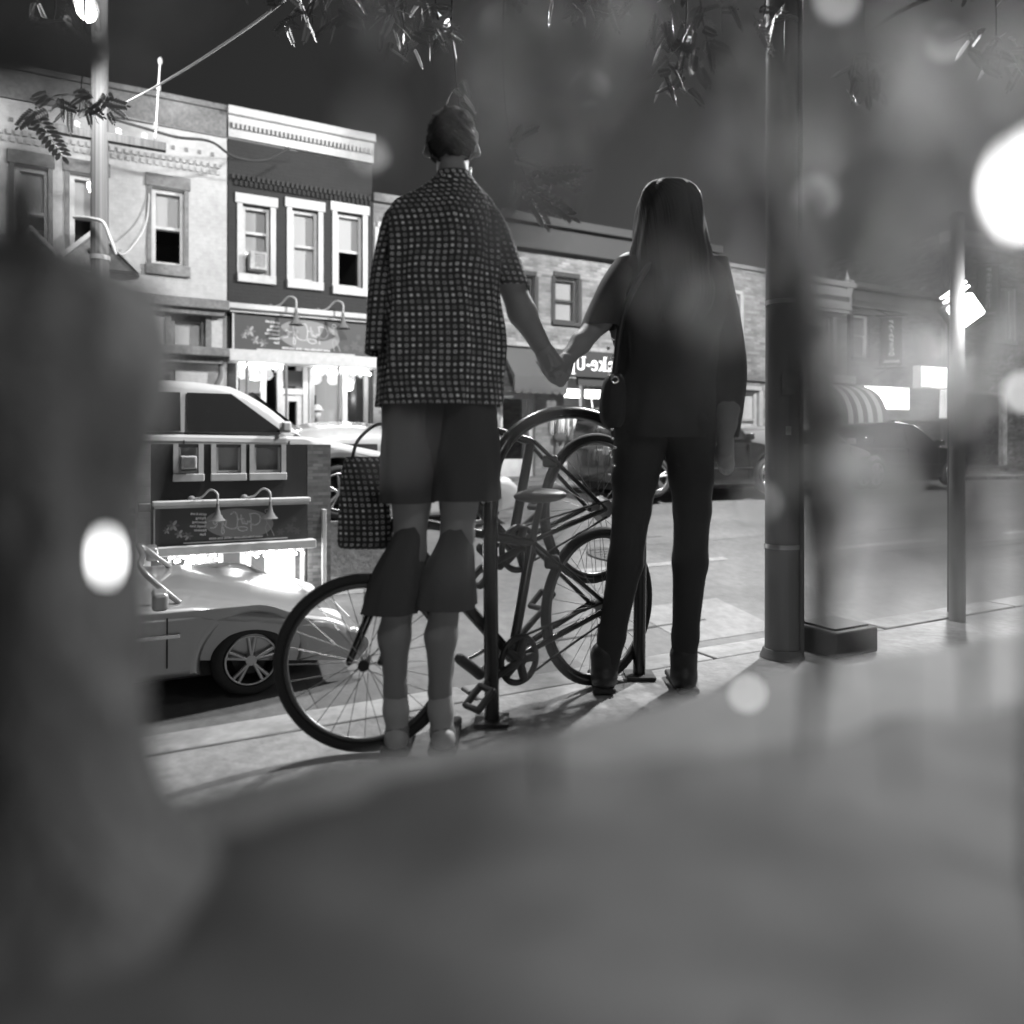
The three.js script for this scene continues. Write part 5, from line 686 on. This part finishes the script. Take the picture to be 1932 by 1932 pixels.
{ const base = at(2080, 1180, 3.6); base.y = 0; const t = thing('locust_tree', 'street tree with feathery leaves hanging over the sidewalk', 'tree', base), L = v => v.clone().sub(base);
  mesh('trunk', tube([V(0, 0, 0), V(0.05, 1.2, 0.02), V(-0.02, 2.2, 0.05), V(-0.1, 3.2, 0.05)], [0.13, 0.1, 0.09, 0.08], 12), M.bark, t);
  const fork = V(-0.1, 3.15, 0.05).add(base), lm = [[at(1750, -160, 3.0), at(1300, -150, 2.9), at(900, -120, 3.0), at(500, -110, 3.2), at(60, -60, 3.2)], [at(1900, -50, 3.2), at(1700, 20, 3.1), at(1640, 60, 3.1)]];
  for (const l of lm) mesh('limb', tube([fork, ...l].map(L), l.length > 3 ? [0.07, 0.05, 0.04, 0.025, 0.012, 0.006] : [0.05, 0.03, 0.015, 0.006]), M.bark, t);
  const mats = [0.09, 0.12, 0.15].map(v => G(v, { roughness: 0.45, transmission: 0.35, thickness: 0, side: THREE.DoubleSide }));
  const spray = (px, py, d, n, spx, spy, len, from) => { const s = at(px, from ?? -120, d), e = at(px, py, d); mesh('twig', tube([s, s.clone().lerp(e, 0.5).add(V(rr(-0.03, 0.03), 0, rr(-0.03, 0.03))), e].map(L), [0.006, 0.004, 0.002], 5), M.bark, t);
    for (let k = 0; k < n; k++) { const f = rr(0, 1), p = at(px + rr(-spx, spx), py - rr(0, spy), d + rr(-0.12, 0.12)), m = mesh('leaf', leafGeo, mats[k % 3], t); m.position.copy(L(p)); m.scale.setScalar(len * rr(0.7, 1.15)); m.rotation.set(rr(-1.2, 1.2), rr(0, 6.28), rr(-1.5, -0.3), 'YXZ'); } };
  spray(590, 45, 3.1, 22, 55, 70, 0.10); spray(700, 30, 3.0, 20, 70, 60, 0.10); spray(770, 95, 3.0, 34, 55, 110, 0.10); spray(835, 85, 3.0, 14, 22, 90, 0.10); spray(1180, 10, 3.1, 16, 90, 40, 0.10); spray(865, 195, 3.2, 5, 15, 50, 0.12); spray(1285, 165, 2.9, 40, 50, 150, 0.11); spray(1335, 90, 2.9, 18, 40, 90, 0.10); spray(1440, 40, 3, 6, 50, 60, 0.14);
  spray(1640, 175, 3.0, 30, 45, 80, 0.10); spray(1880, 125, 3.0, 30, 55, 70, 0.09); spray(100, 65, 3.0, 26, 40, 70, 0.10); spray(150, 210, 3.0, 26, 60, 40, 0.10); spray(1100, 20, 3, 6, 60, 40, 0.14);
  { const n = 2600, im = new THREE.InstancedMesh(leafGeo, mats[0], n), o = new THREE.Object3D(); im.name = 'crown'; im.userData.kind = 'stuff'; im.castShadow = true;
    for (let k = 0; k < n; k++) { const z = rr(2.3, 3.5), x = rr(-1.9, 2.1), y = EYE + 0.66 * z + 0.05 + rnd() * rnd() * 1.3; o.position.set(x, y, -z).sub(base); o.rotation.set(rr(-1, 1), rr(0, 6.28), rr(-1.3, 0.4)); o.scale.setScalar(rr(0.12, 0.2)); o.updateMatrix(); im.setMatrixAt(k, o.matrix); } t.add(im); }
  const one = (px, py, d, len, ang, tilt = 1.1) => { const m = mesh('leaf', leafGeo, mats[1], t); m.position.copy(L(at(px, py, d))); m.scale.setScalar(len); m.rotation.set(tilt, 0, ang, 'ZXY'); };
  mesh('twig', tube([at(955, -110, 2.75), at(950, 120, 2.75), at(962, 250, 2.75), at(990, 330, 2.75)].map(L), [0.008, 0.005, 0.003, 0.002], 5), M.bark, t);
  one(975, 345, 2.7, 0.25, 0.25); one(985, 350, 2.7, 0.22, -0.5); one(985, 345, 2.72, 0.18, -1.0); one(1010, 320, 2.7, 0.17, -0.35); one(970, 330, 2.74, 0.12, -1.5); one(985, 360, 2.7, 0.1, -2.1); one(955, 275, 2.75, 0.13, 0.6); one(965, 290, 2.75, 0.11, 1.3); one(962, 300, 2.75, 0.12, -0.2); one(62, 212, 2.7, 0.19, -0.95); one(70, 205, 2.7, 0.1, -2.4);
}
// ---------------------------------------------------------------- planter in front of the lens, with a post, saplings and small bulbs
const PT = 0.78, pd = (px, py, y = PT) => { const d = (EYE - y) * FPX / (py - HZ); return [(px - CX) / FPX * d, -d]; };
{ const far = [[-500, 1610], [0, 1530], [350, 1478], [700, 1406], [1000, 1368], [1240, 1308], [1480, 1245], [1932, 1190], [2300, 1160]].map(a => pd(...a)), inn = [[-400, 1680], [0, 1620], [350, 1560], [700, 1508], [1000, 1478], [1300, 1430], [1600, 1400], [1932, 1345], [2200, 1310]].map(a => pd(...a));
  const t = thing('planter', 'pale concrete planter rim curving round dark soil beside the sidewalk', 'planter', V(0, 0, -0.5));
  const poly = pts => { const s = shapeOf(pts.map(([x, z]) => [x, -z])); return s; };
  const up = g => g.rotateX(-Math.PI / 2).translate(0, 0, 0.5);
  mesh('rim', up(extr(poly([...far, ...[...inn].reverse()]), 0.0, PT, 0.02)), M.ledge, t);
  const n = 60, g = new THREE.PlaneGeometry(4.4, 2.6, 220, 110).rotateX(-Math.PI / 2).translate(0.6, 0, -0.3), p = g.attributes.position;
  // soil stays inside the rim
  const edgeZ = x => { for (let i = 0; i < inn.length - 1; i++) if (x >= inn[i][0] && x <= inn[i + 1][0]) { const f = (x - inn[i][0]) / (inn[i + 1][0] - inn[i][0]); return inn[i][1] + f * (inn[i + 1][1] - inn[i][1]); } return x < inn[0][0] ? inn[0][1] : inn[inn.length - 1][1]; };
  for (let i = 0; i < p.count; i++) { const x = p.getX(i), z0 = edgeZ(x) - 0.02, z = z0 + (p.getZ(i) + 1.6) / 2.6 * (0.4 - z0); p.setXYZ(i, x, PT - 0.012 + 0.03 * (fbm(x * 5 + 9, z * 5 + 9, 64, 4, 4) - 0.5) * 2, z + 0.5); }
  g.computeVertexNormals(); const uv = g.attributes.uv; for (let i = 0; i < p.count; i++) uv.setXY(i, p.getX(i) * 2, p.getZ(i) * 2);
  mesh('soil', g, G(0.03, { map: paveMap }), t);
}
{ const p = at(95, 1500, 0.3), t = thing('wooden_stump', 'thick dark weathered wooden stump close beside the planter', 'post', V(p.x, 0.76, p.z)); const k = 0.3 / FPX, yy = py => EYE - (py - HZ) * k - 0.76;
  const sh = new THREE.LatheGeometry([[330, 1740], [290, 1670], [240, 1610], [200, 1540], [180, 1470], [168, 1390], [165, 1300], [160, 1210], [156, 1130], [146, 1020], [150, 960], [158, 900], [178, 840], [196, 780], [206, 730], [214, 680], [214, 640], [208, 590], [196, 555], [176, 525], [146, 502], [105, 488], [50, 480], [0, 478]].map(([r, y]) => new THREE.Vector2(Math.max(0.0001, r * k), yy(y))), 64), sp = sh.attributes.position; for (let i = 0; i < sp.count; i++) { const x = sp.getX(i), y = sp.getY(i), z = sp.getZ(i), a = Math.atan2(z, x), f = 1 + 0.4 * (fbm(a * 1.6 + 20, y * 16 + 20, 512, 8, 4) - 0.5); sp.setXYZ(i, x * f, y + 0.02 * (fbm(x * 30 + 9, z * 30 + 9, 256, 3, 3) - 0.5), z * f); } sh.computeVertexNormals();
  mesh('stump', sh, G(0.045, { map: woodMap, bumpMap: grainBump, bumpScale: 0.01 }), t);
}
function sapling(label, pts, r, leaves, v) {     // pts: [px, py, depth]
  const near = 0.42; pts = pts.map(([x, y, d]) => [x, y, d * near]); r = r.map(v => v * near * 0.85); leaves = leaves.map(([x, y, d, l, ...e]) => [x, y, d * near, l * near, ...e]); const b = at(...pts[0]), t = thing('sapling', label, 'plant', b, 0, 'saplings in the planter'), P = pts.map(a => at(...a).sub(b)); mesh('stem', tube(P, r, 8), G(0.03), t);
  for (const [px, py, d, l, a, w] of leaves) { const g = new THREE.SphereGeometry(1, 12, 8).scale(l / 2, l * (w ?? 0.22), 0.002), m = mesh('leaf', g, G(v ?? 0.16, { transmission: 0.25, roughness: 0.6 }), t); m.position.copy(at(px, py, d).sub(b)); m.rotation.set(rr(-0.5, 0.5), rr(-0.5, 0.5), a); } return t; }
sapling('blurred dark stem crossing in front of the bicycle', [[1035, 1500, 0.62], [1028, 1300, 0.58], [1030, 1000, 0.55], [1024, 700, 0.52]], [0.006, 0.005, 0.004, 0.003], [[1050, 560, 0.5, 0.05, -0.15, 0.1], [930, 420, 0.5, 0.045, 1.3], [905, 180, 0.42, 0.05, 1.5, 0.3]], 0.1);
sapling('blurred thick dark stem crossing in front of the large pole', [[1525, 1430, 0.75], [1545, 1200, 0.7], [1555, 900, 0.66], [1530, 640, 0.62], [1440, 300, 0.6], [1300, -40, 0.58]], [0.003, 0.014, 0.034, 0.028, 0.012, 0.006], [[1400, 110, 0.5, 0.05, 0.9, 0.2]], 0.06);
sapling('blurred dark twig reaching across the striped awning', [[1575, 1290, 0.7], [1565, 940, 0.62], [1690, 895, 0.6], [1790, 810, 0.58], [1865, 715, 0.56]], [0.002, 0.008, 0.012, 0.013, 0.009], [[1590, 880, 0.5, 0.07, 0.2, 0.25]], 0.06);
sapling('blurred dark branching stem in front of the thin post', [[1838, 1350, 0.7], [1836, 1000, 0.66], [1850, 780, 0.62], [1870, 560, 0.6], [1760, 270, 0.56], [1610, -60, 0.54]], [0.003, 0.01, 0.012, 0.011, 0.012, 0.01], [[1905, 620, 0.5, 0.05, 1.2], [1720, 180, 0.34, 0.05, 1.1, 0.3], [1650, 470, 0.34, 0.05, 1.4, 0.3]], 0.25);
sapling('blurred pale leaves hanging above the two people', [[1180, -250, 0.5], [1178, -100, 0.5], [1172, 0, 0.5]], [0.004, 0.003, 0.002], [[1175, 60, 0.45, 0.055, 1.45, 0.22], [1140, 140, 0.45, 0.03, 1.2, 0.25], [1010, 60, 0.45, 0.05, 1.2, 0.3], [690, 60, 0.42, 0.05, 1.5, 0.3], [935, 40, 0.42, 0.04, 1.0, 0.3]], 0.3);
sapling('blurred dark twig at the upper corner beside the utility pole', [[-60, 620, 0.5], [20, 400, 0.5], [80, 240, 0.48], [190, 60, 0.46], [300, -80, 0.46]], [0.01, 0.009, 0.008, 0.006, 0.004], [[60, 90, 0.45, 0.08, 0.6, 0.3], [40, 400, 0.45, 0.07, 1.2, 0.3], [150, 130, 0.45, 0.06, 0.4, 0.25], [230, 70, 0.44, 0.05, 0.7, 0.2]], 0.035);
function nearTwig(label, pts, leaves, v) {      // a thin twig close to the lens with small thin leaves; leaves: [px, py, depth, length mm, turn, width share]
  const b = at(...pts[0]), t = thing('leafy_twig', label, 'plant', b, 0, 'leafy twigs close to the lens'); mesh('stem', tube(pts.map(a => at(...a).sub(b)), 0.0007, 5), G(0.04), t);
  const m0 = G(v, { transmission: 0.3, roughness: 0.7, side: THREE.DoubleSide });
  for (const [px, py, d, l, a, w = 0.3] of leaves) { const L = l / 1000 * 1.35, sh = new THREE.Shape(); sh.moveTo(0, 0); sh.quadraticCurveTo(L * 0.45, L * w * 1.5, L, 0); sh.quadraticCurveTo(L * 0.45, -L * w * 1.5, 0, 0); const g = extr(sh, -0.0002, 0.0002); const m = mesh('leaf', g, m0, t); m.position.copy(at(px, py, d).sub(b)); m.rotation.set(rr(-0.7, 0.7), rr(-0.7, 0.7), a); }
}
nearTwig('close blurred twig with pale leaves above the hands of the two people', [[1180, -500, 0.2], [1175, -100, 0.18], [1170, 40, 0.17], [1150, 150, 0.17]], [[1170, -20, 0.17, 14, -1.4], [1185, 30, 0.16, 13, -1.6], [1150, 90, 0.17, 9, -1.9], [1020, 20, 0.16, 12, -1.2], [1010, 110, 0.15, 9, -0.8], [930, 20, 0.16, 10, -1.5], [1320, 40, 0.15, 10, -1.0]], 0.32);
nearTwig('close blurred twig with pale leaves beside the white cornice', [[690, -400, 0.2], [692, -60, 0.18], [694, 180, 0.17]], [[690, -10, 0.17, 12, -1.5], [680, 80, 0.16, 12, -1.6], [700, 190, 0.16, 11, -1.5], [690, 270, 0.17, 9, -1.4]], 0.16);
nearTwig('close blurred twig with grey leaves over the shoulder of the man', [[960, -400, 0.2], [950, -60, 0.18], [948, 200, 0.17], [945, 330, 0.17]], [[930, 280, 0.16, 8, -1.4], [945, 360, 0.15, 10, -1.5], [965, 420, 0.15, 8, -1.2]], 0.2);
nearTwig('close blurred twig with grey leaves over the back of the long haired person', [[1340, -500, 0.2], [1345, 0, 0.18], [1330, 300, 0.17], [1310, 560, 0.16]], [[1350, 60, 0.16, 10, -1.4], [1380, 240, 0.15, 9, -1.0], [1300, 380, 0.15, 9, -1.4], [1310, 540, 0.15, 10, -0.6], [1230, 600, 0.15, 9, -0.2], [1360, 640, 0.15, 10, -1.3], [1390, 760, 0.15, 10, -1.2], [1260, 700, 0.14, 7, -1.2], [1240, 480, 0.14, 8, -1.3], [1330, 720, 0.14, 8, -1.5], [1200, 780, 0.14, 7, -1.0], [1290, 620, 0.14, 9, -0.9]], 0.2);
nearTwig('close blurred twig with grey leaves in front of the bicycle wheels', [[1010, 1500, 0.24], [1008, 1200, 0.2], [1005, 900, 0.18], [1010, 760, 0.17]], [[1000, 960, 0.16, 9, 1.4], [1010, 1060, 0.16, 8, 1.6], [1060, 1010, 0.16, 8, 0.4], [1000, 800, 0.16, 8, 1.5], [840, 1075, 0.15, 7, 0.2], [1200, 1010, 0.15, 8, 0.3]], 0.12);
nearTwig('close blurred twig with pale leaves high beside the large pole', [[1700, -500, 0.22], [1660, -60, 0.19], [1620, 200, 0.18], [1590, 420, 0.17]], [[1580, 20, 0.16, 10, -1.4], [1640, 90, 0.16, 11, -1.2], [1600, 230, 0.15, 11, -1.5], [1560, 380, 0.15, 9, -1.3], [1640, 330, 0.15, 12, -1.2], [1690, 440, 0.15, 12, -1.5], [1580, 500, 0.15, 9, -1.4], [1540, 560, 0.15, 8, -1.4]], 0.34);
nearTwig('close blurred twig with pale leaves beside the globe lantern', [[1900, -500, 0.22], [1880, -40, 0.19], [1850, 200, 0.18], [1830, 420, 0.17]], [[1770, 70, 0.15, 11, -1.3], [1800, 170, 0.15, 11, -1.6], [1870, 60, 0.15, 10, -1.1], [1880, 210, 0.15, 12, -0.9], [1740, 260, 0.15, 9, -1.4], [1790, 330, 0.15, 11, -1.5], [1730, 520, 0.15, 9, -1.4], [1900, 520, 0.15, 10, -1.4], [1890, 890, 0.15, 10, -1.0], [1840, 960, 0.15, 9, -0.8]], 0.36);
nearTwig('close blurred twig with grey leaves low beside the large pole', [[1480, 1500, 0.24], [1470, 1250, 0.2], [1450, 1000, 0.18], [1440, 900, 0.17]], [[1420, 950, 0.15, 8, 1.2], [1480, 1010, 0.15, 10, 0.2], [1400, 1020, 0.15, 8, 0.3], [1650, 1010, 0.15, 10, 0.3], [1700, 1050, 0.15, 9, 0.2], [1600, 1120, 0.15, 8, 0.8]], 0.12);
nearTwig('close blurred twig with dark leaves in front of the white building', [[-200, 300, 0.2], [40, 120, 0.18], [160, 60, 0.17], [330, -60, 0.17]], [[20, 120, 0.15, 14, 0.4], [110, 100, 0.15, 12, 0.5], [200, 80, 0.15, 11, 0.6], [20, 400, 0.15, 12, 1.2], [70, 430, 0.15, 10, 1.4], [300, 30, 0.15, 9, 0.5]], 0.05);
{ const mk = (n, x0, x1, y0, y1, l0, l1) => Array.from({ length: n }, () => [rr(x0, x1), rr(y0, y1), rr(0.13, 0.165), rr(l0, l1), rr(-2.2, -0.8), rr(0.22, 0.38)]);
  nearTwig('close blurred leafy twig hanging over the lit sign boxes', [[1760, -500, 0.2], [1740, 0, 0.18], [1720, 300, 0.17], [1730, 560, 0.16]], mk(30, 1540, 1940, 0, 660, 8, 14), 0.5);
  nearTwig('close blurred leafy twig hanging over the pale brick house', [[1480, -500, 0.2], [1470, 0, 0.18], [1450, 300, 0.17], [1430, 520, 0.16]], mk(12, 1360, 1560, 40, 600, 8, 13), 0.32);
  nearTwig('close blurred leafy twig hanging over the dark sky', [[1080, -500, 0.2], [1085, -80, 0.18], [1080, 60, 0.17], [1070, 200, 0.16]], mk(12, 880, 1340, 0, 320, 7, 12), 0.26);
  nearTwig('close blurred leafy twig low in front of the far road', [[1700, 1500, 0.24], [1690, 1250, 0.2], [1680, 1050, 0.18], [1720, 900, 0.17]], mk(14, 1560, 1920, 720, 1200, 8, 13), 0.26);
  nearTwig('close blurred leafy twig low in front of the man', [[880, 1500, 0.24], [870, 1300, 0.2], [850, 1150, 0.18], [840, 1060, 0.17]], [[800, 1060, 0.15, 8, 0.4], [860, 1080, 0.15, 8, 0.2], [720, 1080, 0.15, 8, 0.3], [700, 850, 0.15, 8, 0.1], [980, 1000, 0.15, 9, 1.3]], 0.13); }
{ const bulbs = [[200, 1050, 0.26, 0.0016, 4.2, 12], [690, 292, 0.28, 0.0035, 0.6, 2.2], [1108, 165, 0.28, 0.002, 1, 1.6], [1538, 372, 0.26, 0.0022, 1, 1.2], [1578, 0, 0.26, 0.0022, 1, 2.4], [1782, 78, 0.28, 0.002, 1, 1.4], [1745, 652, 0.28, 0.002, 1, 1.2], [1410, 1308, 0.3, 0.0022, 1, 3.2], [950, 50, 0.25, 0.002, 1, 1.0], [1430, 950, 0.25, 0.002, 1, 1.0], [1930, 740, 0.28, 0.0022, 1, 5], [700, 40, 0.22, 0.002, 1, 0.8]];
  const names = ['beside the dark wooden stump', 'beside the white cornice', 'above the two people', 'beside the large pole', 'at the top of the large pole', 'in the upper leaves', 'under the tilted lantern', 'over the planter rim', 'above the head of the man', 'over the road beside the dark trousers', 'beside the thin post', 'among the hanging leaves'];
  bulbs.forEach(([px, py, d, r, st, e], i) => { const p = at(px, py, d), t = thing('fairy_bulb', 'tiny blurred glowing bulb ' + names[i], 'bulb', p, 0, 'fairy bulbs on the saplings'); mesh('lit_bulb', new THREE.SphereGeometry(r, 12, 10).scale(1, st, 1), glow(0.8, e), t); mesh('socket', cyl(V(0, r * st, 0), V(0, r * st + 0.006, 0), r * 0.6), M.dark, t); });
}
renderer.render(scene, camera);
